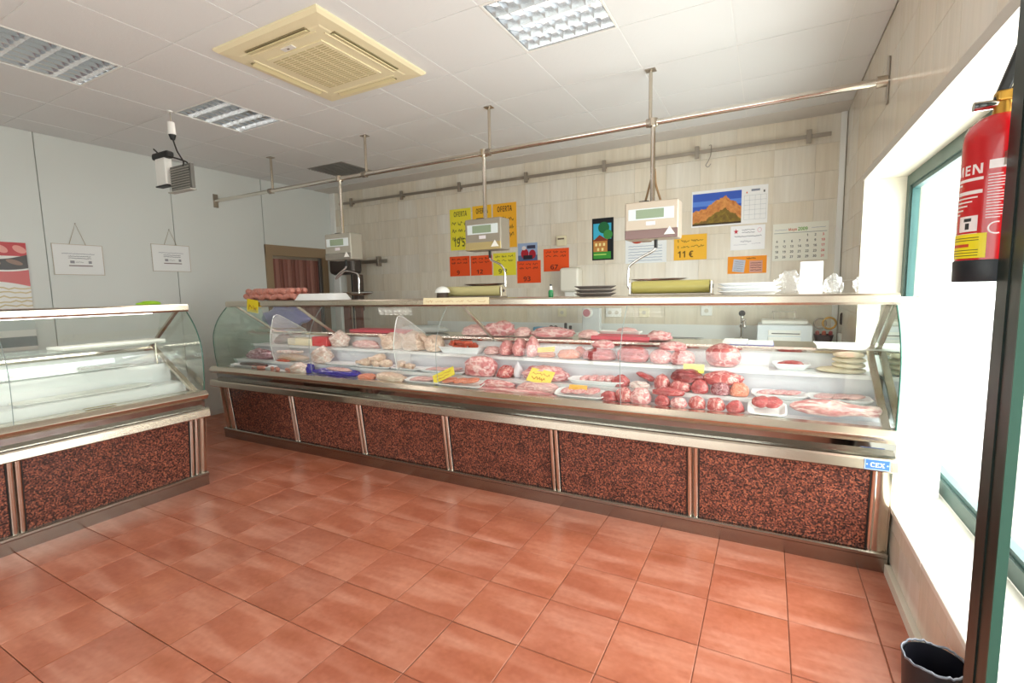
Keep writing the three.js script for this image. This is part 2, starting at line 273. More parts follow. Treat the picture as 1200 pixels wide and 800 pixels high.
// ---------------------------------------------------------------- ceiling fittings
function louvreLight(i, j, label, lit) {
  const cx = ceilX0 + (i + 0.5) * CM, cz = ceilZ0 + (j + 0.5) * CM, t = thing('ceiling_light', label, 'ceiling light', [cx, C, cz], 0, 'square louvred ceiling lights');
  const h = 0.292, D = 0.1;
  part(t, 'housing', merge([boxAt(-h, h, D, D + 0.006, -h, h), boxAt(-h, -h + 0.004, 0, D, -h, h), boxAt(h - 0.004, h, 0, D, -h, h), boxAt(-h, h, 0, D, -h, -h + 0.004), boxAt(-h, h, 0, D, h - 0.004, h)]), std(0xeeeeee, 0.25, 0.6));
  part(t, 'frame', merge([boxAt(-0.298, 0.298, -0.003, 0.004, -0.298, -0.286), boxAt(-0.298, 0.298, -0.003, 0.004, 0.286, 0.298), boxAt(-0.298, -0.286, -0.003, 0.004, -0.286, 0.286), boxAt(0.286, 0.298, -0.003, 0.004, -0.286, 0.286)]), white);
  const tm = lit ? std(0xffffff, 0.4, 0, { emissive: 0xfff4e6, emissiveIntensity: lit }) : std(0xd4e0e8, 0.35);
  for (let k = 0; k < 4; k++) { const z = (k - 1.5) * 0.145; part(t, 'fluorescent_tube', cyl(0.013, 0.013, 0.56, 12).rotateZ(Math.PI / 2), tm, [0, 0.07, z]); }
  const V = (w, hh, L) => { const s = new THREE.Shape([new THREE.Vector2(-w, hh), new THREE.Vector2(0, 0), new THREE.Vector2(w, hh)]); return new THREE.ExtrudeGeometry(s, { depth: L, bevelEnabled: false }).translate(0, 0, -L / 2); };
  const blade = std(0xe4e6ea, 0.1, 1);
  const lg = V(0.016, 0.05, 0.58).rotateY(Math.PI / 2), cg = V(0.009, 0.045, 0.58);
  for (let k = 0; k < 5; k++) part(t, 'louvre_blade', lg, std(0xe4eaf0, 0.2, 0.85), [0, 0.002, Math.max(-0.272, Math.min(0.272, (k - 2) * 0.145))]);
  for (let k = 0; k < 8; k++) part(t, 'louvre_blade', cg, blade, [-0.28 + k * 0.08, 0.004, 0]);
  if (lit) { const l = new THREE.RectAreaLight(0xfff1e0, 0.8, 0.5, 0.5); l.position.set(0, -0.012, 0); l.rotation.x = -Math.PI / 2; t.add(l); }
}
louvreLight(-2, 1, 'lit square louvred ceiling light above the long meat counter', 3);
louvreLight(-7, 1, 'lit square louvred ceiling light beside the hanging insect killer', 6);
louvreLight(-7, 3, 'unlit square louvred ceiling light above the smaller empty counter', 0);
{
  // cassette air conditioner
  const t = thing('air_conditioner', 'cream square cassette air conditioner set in the ceiling', 'air conditioner', [-2.63, C, -2.385]);
  const cream = std(0xeee4bf, 0.5), creamD = std(0xe0d4a6, 0.5), slot = std(0x8f8564, 0.7);
  const W = 0.465;
  const sq = (a, y) => [[-a, y, a], [a, y, a], [a, y, -a], [-a, y, -a]], loft = rings => { const pos = []; for (let r = 0; r + 1 < rings.length; r++) for (let i = 0; i < 4; i++) { const j = (i + 1) % 4, a = rings[r][i], b = rings[r][j], c = rings[r + 1][j], d = rings[r + 1][i]; pos.push(...a, ...c, ...b, ...a, ...d, ...c); } const e = rings.at(-1); pos.push(...e[0], ...e[2], ...e[1], ...e[0], ...e[3], ...e[2]); const g = new THREE.BufferGeometry(); g.setAttribute('position', new THREE.Float32BufferAttribute(pos, 3)); g.computeVertexNormals(); return g; };
  part(t, 'panel', loft([sq(W, 0.0), sq(W, -0.012), sq(W - 0.02, -0.026), sq(W - 0.1, -0.03), sq(W - 0.11, -0.034)]), cream);
  const gr = part(t, 'intake_grille', box(0.5, 0.008, 0.5), cream, [0, -0.037, 0]);
  const holes = []; for (let a = 0; a < 6; a++) for (let b = 0; b < 22; b++) holes.push(boxAt(-0.23 + a * 0.078, -0.23 + a * 0.078 + 0.066, -0.006, -0.0035, -0.23 + b * 0.021, -0.23 + b * 0.021 + 0.009));
  const hm = part(gr, 'grille_slots', merge(holes), std(0xc4b88c, 0.8)); hm.userData.kind = 'stuff';
  for (let k = 0; k < 4; k++) { const g = new THREE.Group(); g.name = 'louvre_outlet'; g.rotation.y = k * Math.PI / 2; t.add(g); part(g, 'outlet_slot', boxAt(-0.27, 0.27, -0.036, -0.03, 0.345, 0.385), slot); part(g, 'louvre_flap', tr(box(0.53, 0.006, 0.045).rotateX(0.35), 0, -0.036, 0.355), creamD); part(g, 'outlet_rim', boxAt(-0.29, 0.29, -0.038, -0.03, 0.32, 0.33), cream); }
  part(t, 'status_window', boxAt(-0.05, 0.05, -0.04, -0.034, 0.265, 0.3), std(0xe8e6e0, 0.3)).rotation.y = 0;
  part(t, 'logo_mark', boxAt(-0.008, 0.008, -0.042, -0.04, 0.278, 0.287), std(0x7a6a55, 0.6));
}
{
  const t = thing('ceiling_vent', 'dark grey square grille in the ceiling near the far corner', 'ceiling vent', [ceilX0 - 7.5 * CM, C, ceilZ0 - 1.5 * CM]);
  part(t, 'frame', boxAt(-0.296, 0.296, 0.001, 0.02, -0.296, 0.296), std(0xa3a09a, 0.7)); for (let k = 0; k < 14; k++) part(t, 'slat', tr(box(0.56, 0.004, 0.03).rotateX(0.5), 0, -0.004, -0.27 + k * 0.0415), std(0xa09d96, 0.6));
}
{
  // insect killer on its cord
  const a = P(199, 130, 1, C), t = thing('insect_killer', 'white and grey insect killer hanging from the ceiling on black flex', 'insect killer', [a.x, 0, a.z]);
  const z = 0, L = P(184, 200, 2, a.z).x - a.x, R = P(224, 205, 2, a.z).x - a.x, m = P(199, 200, 2, a.z).x - a.x;
  part(t, 'hook', rod([0, C, 0], [0, C - 0.09, 0], 0.004), steel);
  part(t, 'ceiling_plate', tr(cyl(0.02, 0.02, 0.01), 0, C - 0.005, 0), white);
  part(t, 'plug', tr(cyl(0.026, 0.03, 0.1, 14), 0, C - 0.14, 0), white);
  part(t, 'plug_cap', tr(cyl(0.028, 0.016, 0.04, 14), 0.005, C - 0.21, 0), black);
  part(t, 'flex', tube([[0.005, C - 0.22, 0], [0.07, C - 0.33, 0.01], [0.13, C - 0.42, 0.0], [0.12, C - 0.46, 0]], 0.006), cord);
  part(t, 'flex', tube([[L + 0.02, C - 0.27, 0.02], [L + 0.13, C - 0.34, 0.02], [L + 0.27, C - 0.37, 0], [R - 0.06, C - 0.43, -0.01], [R - 0.02, C - 0.5, 0]], 0.006), cord);
  part(t, 'flex', tube([[L + 0.1, C - 0.33, 0.02], [L + 0.15, C - 0.37, 0.02], [m - 0.03, C - 0.4, 0.02]], 0.006), cord);
  part(t, 'end_panel', rboxAt(L + 0.03, m - 0.01, C - 0.58, C - 0.355, -0.03, 0.03, 0.012), white);
  part(t, 'top_cap', rboxAt(L - 0.01, m + 0.03, C - 0.365, C - 0.305, -0.035, 0.035, 0.02), black);
  part(t, 'bottom_cap', rboxAt(L + 0.012, m - 0.002, C - 0.59, C - 0.578, -0.03, 0.03, 0.004), black);
  const body = part(t, 'body', rboxAt(m, R, C - 0.64, C - 0.44, -0.03, 0.0, 0.005), std(0x6f6e69, 0.5));
  for (let k = 0; k < 9; k++) part(body, 'guard_bar', rod([m + 0.02, C - 0.63 + k * 0.02, 0.012], [R - 0.01, C - 0.63 + k * 0.02, 0.012], 0.003, 6), std(0xc4c0b8, 0.4, 0.6));
  part(t, 'tray', rboxAt(m - 0.02, R + 0.005, C - 0.655, C - 0.642, -0.035, 0.02, 0.004), std(0xb5b3ab, 0.4));
}

// ---------------------------------------------------------------- pipe with scales, wall rails
const PZ = -3.6, PY = 2.605;
{
  const t = thing('pipe_rail', 'long steel pipe hung below the ceiling above the meat counter', 'rail', [0, 0, 0]);
  part(t, 'pipe', rod([XL, PY, PZ], [XR - 0.002, PY, PZ], 0.021, 14), steelBright);
  part(t, 'flange', rboxAt(XL, XL + 0.008, PY - 0.08, PY + 0.08, PZ - 0.03, PZ + 0.03, 0.003), steelDull);
  part(t, 'flange', rboxAt(XR - 0.01, XR - 0.001, PY - 0.13, PY + 0.13, PZ - 0.02, PZ + 0.02, 0.003), steelDull);
  part(t, 'socket', tr(cyl(0.032, 0.032, 0.05).rotateZ(Math.PI / 2), XR - 0.035, PY, PZ), steel);
  for (const u of [316, 426, 571, 760]) { const v = { 316: 223, 426: 205, 571: 178, 760: 143 }[u], x = xAt(u + 1, PY, PZ); const h = part(t, 'hanger', rod([x, C, PZ - 0.03], [x, PY - 0.02, PZ - 0.03], 0.013), steel); part(h, 'hanger_plate', boxAt(x - 0.035, x + 0.035, C - 0.006, C, PZ - 0.06, PZ), steelDull); part(h, 'clamp', tr(cyl(0.03, 0.03, 0.04, 12).rotateZ(Math.PI / 2), x, PY, PZ), steelDull); }
}
{
  const y = 2.79, z = ZB + 0.06, t = thing('wall_rail', 'long flat steel hanging rail high on the tiled back wall', 'rail', [0, 0, 0]);
  part(t, 'bar', rboxAt(-5.75, 0.45, y - 0.017, y + 0.017, z - 0.006, z + 0.006, 0.003), steelDull);
  for (let k = 0; k < 7; k++) { const x = -5.5 + k * 0.963; const b = part(t, 'bracket', rboxAt(x - 0.02, x + 0.02, y - 0.06, y + 0.06, z - 0.014, z + 0.014, 0.004), steelDull); part(b, 'wall_stud', boxAt(x - 0.012, x + 0.012, y - 0.02, y + 0.02, ZB, z - 0.012), steelDull); }
  const hk = solo('meat_hook', 'thin S-shaped steel hook on the wall rail', 'hook', tube([[-0.57, y + 0.05, z + 0.01], [-0.55, y + 0.045, z + 0.02], [-0.555, y - 0.05, z + 0.02], [-0.58, y - 0.11, z + 0.02], [-0.6, y - 0.14, z + 0.02], [-0.575, y - 0.16, z + 0.02], [-0.55, y - 0.13, z + 0.02]], 0.004), steelDull);
  const s = thing('wall_rail', 'short steel hanging rail low on the back wall near the doorway', 'rail', [0, 0, 0]);
  part(s, 'bar', rboxAt(-5.9, -4.85, 1.885, 1.935, z - 0.006, z + 0.006, 0.003), steelDull); for (const x of [-5.65, -5.03]) part(s, 'bracket', rboxAt(x - 0.02, x + 0.02, 1.84, 1.98, ZB, z + 0.014, 0.004), steelDull);
}
function lcd(bg) { return canvasTex(128, 64, (g, w, h) => { g.fillStyle = bg; g.fillRect(0, 0, w, h); }); }
function hangingScale(px, u0, u1, label, tone, bottomTone, panY) {
  const x = xAt(px, 2.3, PZ), t = thing('hanging_scale', label, 'scale', [0, 0, 0], 0, 'hanging scales above the counter');
  const zf = -3.52, zb = -3.68, a = xAt(u0, 1.9, zf), b = xAt(u1, 1.9, zf), y0 = 1.79, y1 = 2.055, m = (a + b) / 2, w = b - a;
  part(t, 'pole', rod([x, PY + 0.02, PZ], [x, y1 - 0.005, PZ], 0.017), steelBright);
  part(t, 'pole_collar', tr(cyl(0.034, 0.034, 0.05), x, PY, PZ), steel);
  const body = part(t, 'body', rboxAt(a, b, y0, y1, zb, zf, 0.012), std(tone, 0.4, 0.35));
  part(body, 'display_panel', rboxAt(a + w * 0.07, b - w * 0.08, y0 + 0.135, y0 + 0.215, zf - 0.002, zf + 0.003, 0.003), std(0xdfe8ea, 0.3));
  part(body, 'screen', rboxAt(a + w * 0.22, b - w * 0.26, y0 + 0.145, y0 + 0.207, zf, zf + 0.005, 0.002), std(0x93a48a, 0.2));
  part(body, 'label_plate', rboxAt(m - 0.035, m + 0.03, y0 + 0.095, y0 + 0.123, zf - 0.002, zf + 0.003, 0.002), std(0xece4ea, 0.5));
  part(body, 'lower_band', rboxAt(a + 0.002, b - 0.002, y0 + 0.004, y0 + 0.068, zf - 0.004, zf + 0.004, 0.003), std(bottomTone, 0.25, 0.5));
  const tg = new THREE.Shape([new THREE.Vector2(b - 0.095, y0 + 0.025), new THREE.Vector2(b - 0.02, y0 + 0.025), new THREE.Vector2(b - 0.057, y0 + 0.08)]);
  part(body, 'warning_mark', new THREE.ExtrudeGeometry(tg, { depth: 0.002, bevelEnabled: false }).translate(0, 0, zf + 0.004), white);
  part(t, 'top_bracket', rboxAt(m - 0.1, m - 0.03, y1, y1 + 0.015, PZ - 0.02, PZ + 0.02, 0.004), black);
  part(t, 'hook_stem', rod([m + 0.02, y0, PZ], [m + 0.02, y0 - 0.06, PZ], 0.012), black);
  const hx = m + 0.02;
  return { t, hx, y0, zf, a, b };
}
{
  const s3 = hangingScale(765, 732, 795, 'beige hanging scale with a brown lower band, beside the landscape calendar', 0xcdbfae, 0x7d6460);
  part(s3.t, 'pan_arm', tube([[s3.hx, 1.735, PZ], [s3.hx - 0.02, 1.71, PZ], [s3.hx - 0.12, 1.66, PZ], [s3.hx - 0.19, 1.61, PZ], [s3.hx - 0.2, 1.55, PZ], [s3.hx - 0.2, 1.46, PZ], [s3.hx - 0.16, 1.425, PZ], [s3.hx - 0.02, 1.43, PZ]], 0.009), chrome);
  part(s3.t, 'weighing_pan', tr(new THREE.SphereGeometry(0.27, 28, 8, 0, 7, Math.PI * 0.72, Math.PI * 0.28).scale(1, 0.32, 0.62), s3.hx + 0.02, 1.565, PZ), steelBright);
  part(s3.t, 'cable', tube([[s3.hx - 0.09, 2.05, PZ - 0.03], [s3.hx - 0.05, 2.2, PZ - 0.03], [s3.hx - 0.02, 2.3, PZ - 0.02], [s3.hx - 0.01, 2.18, PZ - 0.03], [s3.hx + 0.03, 2.05, PZ - 0.03]], 0.008), std(0x8a6d4c, 0.6));
  const s2 = hangingScale(568, 545, 587, 'steel hanging scale in front of the yellow offer posters', 0xa49c8e, 0xd8c48c);
  part(s2.t, 'pan_arm', tube([[s2.hx, 1.735, PZ], [s2.hx + 0.01, 1.71, PZ], [s2.hx + 0.1, 1.67, PZ], [s2.hx + 0.14, 1.62, PZ], [s2.hx + 0.145, 1.55, PZ], [s2.hx + 0.14, 1.45, PZ], [s2.hx + 0.08, 1.43, PZ]], 0.009), chrome);
  part(s2.t, 'weighing_pan', tr(new THREE.SphereGeometry(0.27, 28, 8, 0, 7, Math.PI * 0.72, Math.PI * 0.28).scale(1, 0.32, 0.62), s2.hx - 0.06, 1.565, PZ), steelBright);
  const s1 = hangingScale(400, 381, 411, 'grey hanging scale in front of the white band saw', 0xb2aea2, 0x9a968c);
  part(s1.t, 'pan_arm', tube([[s1.hx, 1.735, PZ], [s1.hx - 0.01, 1.71, PZ], [s1.hx - 0.12, 1.65, PZ], [s1.hx - 0.16, 1.6, PZ], [s1.hx - 0.02, 1.68, PZ], [s1.hx + 0.16, 1.64, PZ], [s1.hx + 0.16, 1.45, PZ]], 0.009), chrome);
  part(s1.t, 'weighing_pan', tr(new THREE.SphereGeometry(0.2, 28, 8, 0, 7, Math.PI * 0.72, Math.PI * 0.28).scale(1, 0.3, 0.62), s1.hx + 0.16, 1.485, PZ), steelBright);
}

// ---------------------------------------------------------------- display counters
// local frame: x along the counter, z out to the customer, z = 0 at the plinth face
function makeCounter(o) {
  const { x0, x1 } = o, t = thing(o.name, o.label, 'display counter', o.pos, o.ry);
  part(t, 'plinth', prism([[-0.004, 0], [0, 0.075], [0.006, 0.083], [0.006, 0.096], [-0.002, 0.102], [-0.9, 0.102], [-0.9, 0]], x0, x1), plinthSteel);
  part(t, 'cabinet_body', prism([[-0.03, 0.102], [0.018, 0.56], [0.018, 0.7], [-0.12, 0.72], [-0.95, 0.72], [-0.95, 0.102]], x0 + 0.01, x1 - 0.005), steelDull);
  const st = o.stiles;
  for (let k = 0; k + 1 < st.length; k++) {
    const a = st[k] + 0.032, b = st[k + 1] - 0.032;
    part(t, 'granite_panel', planarUV(prism([[-0.022, 0.104], [0.024, 0.545], [0.010, 0.545], [-0.036, 0.104]], a, b), 0, 1, 1.35, k * 0.37, k * 0.21), granite);
    part(t, 'panel_trim', prism([[-0.016, 0.104], [0.031, 0.545], [0.02, 0.545], [-0.028, 0.104]], a - 0.006, a + 0.004), black);
    part(t, 'panel_trim', prism([[-0.016, 0.104], [0.031, 0.545], [0.02, 0.545], [-0.028, 0.104]], b - 0.004, b + 0.006), black);
  }
  for (const x of st) for (const s of [-1, 1]) {
    if (x + s * 0.017 < x0 + 0.01 || x + s * 0.017 > x1 - 0.01) continue;
    const H = 0.452, g = cyl(0.014, 0.014, H, 12); g.rotateX(Math.atan2(0.05, 0.445)); part(t, 'stile', tr(g, x + s * 0.017, 0.323, 0.004), steelBright);
  }
  for (const [a, b, e] of o.endPosts ?? []) { part(t, 'end_post', prism([[-0.022, 0.1], [0.03, 0.55], [0.0, 0.55], [-0.08, 0.1]], a, b), steel); part(t, 'end_column', tr(cyl((b - a) * 0.45, (b - a) * 0.45, 0.452, 24).scale(1, 1, 0.5).rotateX(Math.atan2(0.05, 0.445)), (a + b) / 2, 0.323, 0.0), steel); }
  const rail = (y0, y1, zf) => { return [[0.0, y0 + 0.004], [zf - 0.03, y0], [zf - 0.008, y0 + 0.002], [zf, y0 + 0.01], [zf - 0.004, y1 - 0.014], [zf - 0.01, y1 - 0.004], [zf - 0.02, y1], [0.0, y1 - 0.004]]; };
  part(t, 'lower_rail', prism(rail(0.545, 0.615, 0.092), x0 - 0.03, x1), steel);
  part(t, 'mirror_strip', prism([[0.01, 0.605], [0.022, 0.605], [0.032, 0.69], [0.01, 0.69]], x0, x1), mirror);
  part(t, 'upper_rail', prism([[0.0, 0.682], [0.062, 0.682], [0.07, 0.684], [0.088, 0.708], [0.091, 0.716], [0.088, 0.722], [0.06, 0.748], [0.0, 0.748]], x0 - 0.025, x1), steel);
  // interior steps
  const deckT = [[0.05, 0.735], [0.05, 0.722], [-0.18, 0.71], [-0.18, 0.73]];
  part(t, 'front_deck', prism(deckT, x0 + 0.03, x1 - 0.03), o.deckMat ?? enamel);
  const g = part(t, 'air_grille', prism([[0.046, 0.745], [0.05, 0.735], [0.0, 0.732], [0.004, 0.742]], x0 + 0.03, x1 - 0.03), std(0xb9c4cf, 0.4, 0.3));
  const slots = []; for (let x = x0 + 0.06; x < x1 - 0.05; x += 0.024) slots.push(boxAt(x, x + 0.011, 0.7405, 0.7462, 0.008, 0.04)); part(g, 'slots', merge(slots), std(0x5d6872, 0.7)).userData.kind = 'stuff';
  const tier = (nm, z0, z1, y, riser) => { const p = part(t, nm, prism([[z0, y], [z0 + 0.004, y + 0.008], [z0 - 0.004, y + 0.008], [z0 - 0.008, y], [z1, y], [z1, y - 0.016], [z0, y - 0.016]], x0 + 0.03, x1 - 0.03), enamel); part(p, 'riser', prism([[z0 - 0.012, y - 0.016], [z0 - 0.02, y - 0.016], [z0 - 0.02, riser], [z0 - 0.012, riser]], x0 + 0.03, x1 - 0.03), o.riserMat ?? enamel); };
  tier('display_step', -0.14, -0.36, 0.80, 0.72); tier('display_step', -0.34, -0.59, 0.935, 0.79);
  const wt = part(t, 'worktop', prism([[-0.565, 1.03], [-0.56, 1.045], [-0.565, 1.06], [-0.95, 1.06], [-0.95, 1.03]], x0, x1), steelBright);
  part(wt, 'back_panel', prism([[-0.585, 0.935], [-0.585, 1.03], [-0.6, 1.03], [-0.6, 0.935]], x0 + 0.02, x1 - 0.02), enamel);
  part(t, 'rear_body', prism([[-0.6, 0.72], [-0.6, 1.03], [-0.95, 1.03], [-0.95, 0.72]], x0 + 0.01, x1 - 0.01), steelDull);
  // glass
  const curve = [[0.056, 0.745], [0.068, 0.83], [0.075, 0.94], [0.074, 1.05], [0.055, 1.13], [0.022, 1.205], [-0.025, 1.272], [-0.082, 1.336]];
  const C2 = new THREE.SplineCurve(curve.map(p => new THREE.Vector2(...p))), op = C2.getPoints(22).map(p => [p.x, p.y]), ip = op.map(([z, y]) => [z - 0.006, y - 0.001]).reverse();
  const xs = [x0 + o.inset, ...o.seams, x1 - 0.008];
  for (let k = 0; k + 1 < xs.length; k++) part(t, 'glass_pane', prism([...op, ...ip], xs[k] + 0.002, xs[k + 1] - 0.002), glass);
  for (const s of o.seams) { const q = op.map(([z, y]) => [s, y, z + 0.001]); part(t, 'pane_joint', tube(q.filter((_, i) => i % 2 === 0), 0.0022, 5), std(0x8d9a98, 0.4)); }
  const endPts = [...op, [-0.44, 1.345], [-0.56, 1.06], [-0.56, 0.75]];
  part(t, 'end_glass', prism(endPts, x0 + o.inset, x0 + o.inset + 0.006), greenGlass);
  part(t, o.mirrorEnd ? 'end_mirror' : 'end_glass', prism(endPts, x1 - 0.014, x1 - 0.008), o.mirrorEnd ? std(0xcfded6, 0.03, 1) : glass);
  const edge = std(0x2f5f52, 0.2); part(t, 'glass_edge', tube(op.map(([z, y]) => [x1 - 0.011, y, z]).filter((_, i) => i % 2 === 0), 0.004, 6), edge); part(t, 'glass_edge', tube(op.map(([z, y]) => [x0 + o.inset + 0.003, y, z]).filter((_, i) => i % 2 === 0), 0.004, 6), edge);
  // top shelf, struts, lamp
  part(t, 'top_shelf', prism([[-0.08, 1.339], [-0.074, 1.352], [-0.074, 1.385], [-0.085, 1.395], [-0.46, 1.395], [-0.46, 1.378], [-0.09, 1.376], [-0.09, 1.339]], x0 + o.inset, x1), steel);
  for (const x of o.struts) { part(t, 'strut', prism([[-0.12, 1.372], [-0.09, 1.372], [-0.545, 1.06], [-0.575, 1.06]], x - 0.012, x + 0.012), steel); }
  for (const x of o.lowStruts ?? []) part(t, 'low_strut', prism([[-0.53, 1.06], [-0.5, 1.06], [0.035, 0.745], [-0.01, 0.745]], x - 0.022, x + 0.012), steel);
  const L = x1 - x0 - 0.3, n = Math.max(1, Math.round(L / 1.3));
  for (let k = 0; k < n; k++) {
    const a = x0 + 0.15 + L * k / n + 0.03, b = x0 + 0.15 + L * (k + 1) / n - 0.03;
    const f = part(t, 'lamp_holder', boxAt(a, b, 1.368 - o.drop, 1.3745 - o.drop, -0.15, -0.112), white); part(f, 'fluorescent_tube', rod([a + 0.04, 1.36 - o.drop, -0.13], [b - 0.04, 1.36 - o.drop, -0.13], 0.008, 12), std(0xffffff, 0.4, 0, { emissive: o.lampTint, emissiveIntensity: o.lampGlow }));
    const l = new THREE.RectAreaLight(o.lampTint, o.lampPower, b - a - 0.08, 0.016); l.position.set((a + b) / 2, 1.3505 - o.drop, -0.13); l.rotation.x = -Math.PI / 2; t.add(l);
  }
  return t;
}
const CZ = -2.86;
const mainStiles = [-4.78, -3.817, -2.974, -2.098, -1.222, -0.356, 0.505];
const counter = makeCounter({ name: 'meat_counter', label: 'long curved glass butcher counter full of meat with red granite panels', pos: [0, 0, CZ], ry: 0, x0: -4.93, x1: 0.562, inset: 0.07, stiles: mainStiles, seams: [-3.465, -2.12, -0.767], struts: [-4.8, -3.88, -2.02, 0.53], lowStruts: [0.525], endPosts: [[-4.92, -4.86], [0.475, 0.56]], mirrorEnd: true, riserMat: std(0xd6d6de, 0.35), lampTint: 0xffe9ec, lampGlow: 2.5, lampPower: 22, drop: 0 });
const print = (map, r = 0.7) => std(0xffffff, r, 0, { map });
part(counter, 'maker_plate', box(0.1, 0.052, 0.004), print(canvasTex(256, 128, (g, w, h) => { g.fillStyle = '#3f6fd0'; g.fillRect(0, 0, w, h); g.strokeStyle = '#dfe8ff'; g.lineWidth = 4; g.strokeRect(6, 6, w - 12, h - 12); g.fillStyle = '#ffffff'; g.font = 'bold 72px serif'; g.textAlign = 'center'; g.textBaseline = 'middle'; g.fillText('CEX', w / 2, h / 2 + 4); g.fillRect(20, 60, 12, 12); g.fillRect(w - 32, 60, 12, 12); }), 0.3), [0.482, 0.583, 0.0935]);
const leftCounter = makeCounter({ name: 'empty_counter', label: 'shorter curved glass counter without meat beside the pale panelled wall', pos: [-3.787, 0, 0], ry: Math.PI / 2, x0: 0.02, x1: 2.05, inset: 0.02, stiles: [0.02, 0.985, 1.96], seams: [1.0], struts: [0.06, 2.0], lowStruts: [2.0], endPosts: [[2.005, 2.05]], deckMat: std(0xc2bfb4, 0.3), lampTint: 0xfffaf0, lampGlow: 4, lampPower: 16, drop: 0.02 });
{
  // upright dividers inside the meat counter
  const outline = [[-0.012, 0.003], [0.02, 0.2], [-0.03, 0.42], [-0.1, 0.44], [-0.4, 0.275], [-0.4, 0.27], [-0.4, 0.14], [-0.185, 0.14], [-0.185, 0.003]];
  const edgeM = std(0xe8ecec, 0.3);
  for (const [u, lab] of [[320, 'clear upright divider beside the purple sausage bag'], [464, 'clear upright divider beside the whole chickens']]) {
    const z = -3.0, x = xAt(u, 0.85, z), d = thing('counter_divider', lab, 'divider', [x, 0.81, z]);
    part(d, 'sheet', prism(outline, -0.002, 0.002), clearPlastic);
    part(d, 'rim', tube(outline.slice(0, 5).map(([zz, y]) => [0, y, zz]), 0.0035, 6), edgeM);
  }
}

// ---------------------------------------------------------------- prints on the walls
function wallSheet(name, label, cat, u0, v0, u1, v1, map, group, th = 0.002) {        // on the back wall, corners top-left and bottom-right
  const a = P(u0, v0, 2, ZB), b = P(u1, v1, 2, ZB), w = b.x - a.x, h = a.y - b.y;
  return solo(name, label, cat, box(w, h, th), print(map, 0.75), [(a.x + b.x) / 2, (a.y + b.y) / 2, ZB + 0.001 + th / 2], null, group);
}
function scribble(g, x, y, w, amp, n = 14, lw = 3) { g.lineWidth = lw; g.beginPath(); for (let k = 0; k <= n; k++) { const px = x + w * k / n, py = y + (rnd() - 0.5) * amp * 2; k ? g.lineTo(px, py) : g.moveTo(px, py); } g.stroke(); }
function note(bg, ink, lines, big, head) {
  return canvasTex(256, 256, (g, w, h) => {
    g.fillStyle = bg; g.fillRect(0, 0, w, h); g.strokeStyle = ink; g.fillStyle = ink; g.textAlign = 'center';
    let y = 40; if (head) { g.font = 'bold 44px sans-serif'; g.fillText(head, w / 2, 48); y = 90; }
    for (let k = 0; k < lines; k++) { for (let m = 0; m < 3; m++) scribble(g, 24 + m * 74, y, 52, 12, 10, 4); y += 46; }
    if (big) { g.font = 'bold 74px sans-serif'; g.fillText(big, w * 0.42, h - 22); }
  });
}
wallSheet('offer_poster', 'yellow handwritten offer poster beside the middle scale', 'poster', 527, 246, 553, 292, note('#efe23c', '#5a5a28', 3, "19'5", 'OFERTA'));
wallSheet('offer_poster', 'amber handwritten offer poster adjoining the yellow one', 'poster', 553.5, 242, 577, 290, note('#f5bf2e', '#5c4018', 3, '5', 'OFERTA'));
wallSheet('offer_poster', 'amber offer poster farthest from the yellow one', 'poster', 577.5, 239.5, 606, 289, note('#f7b52c', '#5c4018', 3, '', 'OFERTA'));
wallSheet('price_note', 'orange price note below the yellow offer poster', 'note', 527, 301, 551, 323, note('#f0551c', '#5a2010', 2, '9'));
wallSheet('price_note', 'orange price note beside the yellow note, under the middle scale', 'note', 551.5, 300, 577, 322, note('#f0561e', '#5a2010', 2, '12'));
wallSheet('price_note', 'lemon yellow price note between the orange notes', 'note', 578, 297, 605, 322, note('#eee23a', '#6a6a30', 2, "9'2"));
wallSheet('price_note', 'orange price note under the small photograph', 'note', 606, 306, 634, 331, note('#f0541c', '#6a2412', 2, '93'));
wallSheet('price_note', 'orange price note below the thermostat', 'note', 637, 292, 667, 317, note('#f2581e', '#6a2412', 2, '67'));
wallSheet('photograph', 'small glossy photograph in blue and red above an orange note', 'photograph', 607, 285.5, 630, 305, canvasTex(256, 220, (g, w, h) => { g.fillStyle = '#9fb4d8'; g.fillRect(0, 0, w, h); g.fillStyle = '#5d6c94'; g.fillRect(0, 150, w, 70); g.fillStyle = '#b02030'; g.beginPath(); g.ellipse(90, 130, 50, 60, 0, 0, 7); g.fill(); g.beginPath(); g.ellipse(190, 140, 45, 55, 0, 0, 7); g.fill(); g.fillStyle = '#2a2430'; g.fillRect(70, 150, 120, 50); g.fillStyle = '#e8e0e0'; g.beginPath(); g.ellipse(80, 60, 28, 26, 0, 0, 7); g.fill(); g.fillStyle = '#3a3a55'; g.fillRect(120, 30, 110, 40); }));
{
  const a = P(653, 277, 2, ZB), b = P(664, 288, 2, ZB), t = thing('thermostat', 'small cream thermostat above an orange price note', 'thermostat', [(a.x + b.x) / 2, b.y, ZB]);
  part(t, 'case', rboxAt(-0.06, 0.06, 0, 0.12, 0.001, 0.03, 0.006), beigePlastic); part(t, 'slot', boxAt(-0.04, 0.04, 0.075, 0.092, 0.03, 0.033), std(0x6b5a4a, 0.6));
}
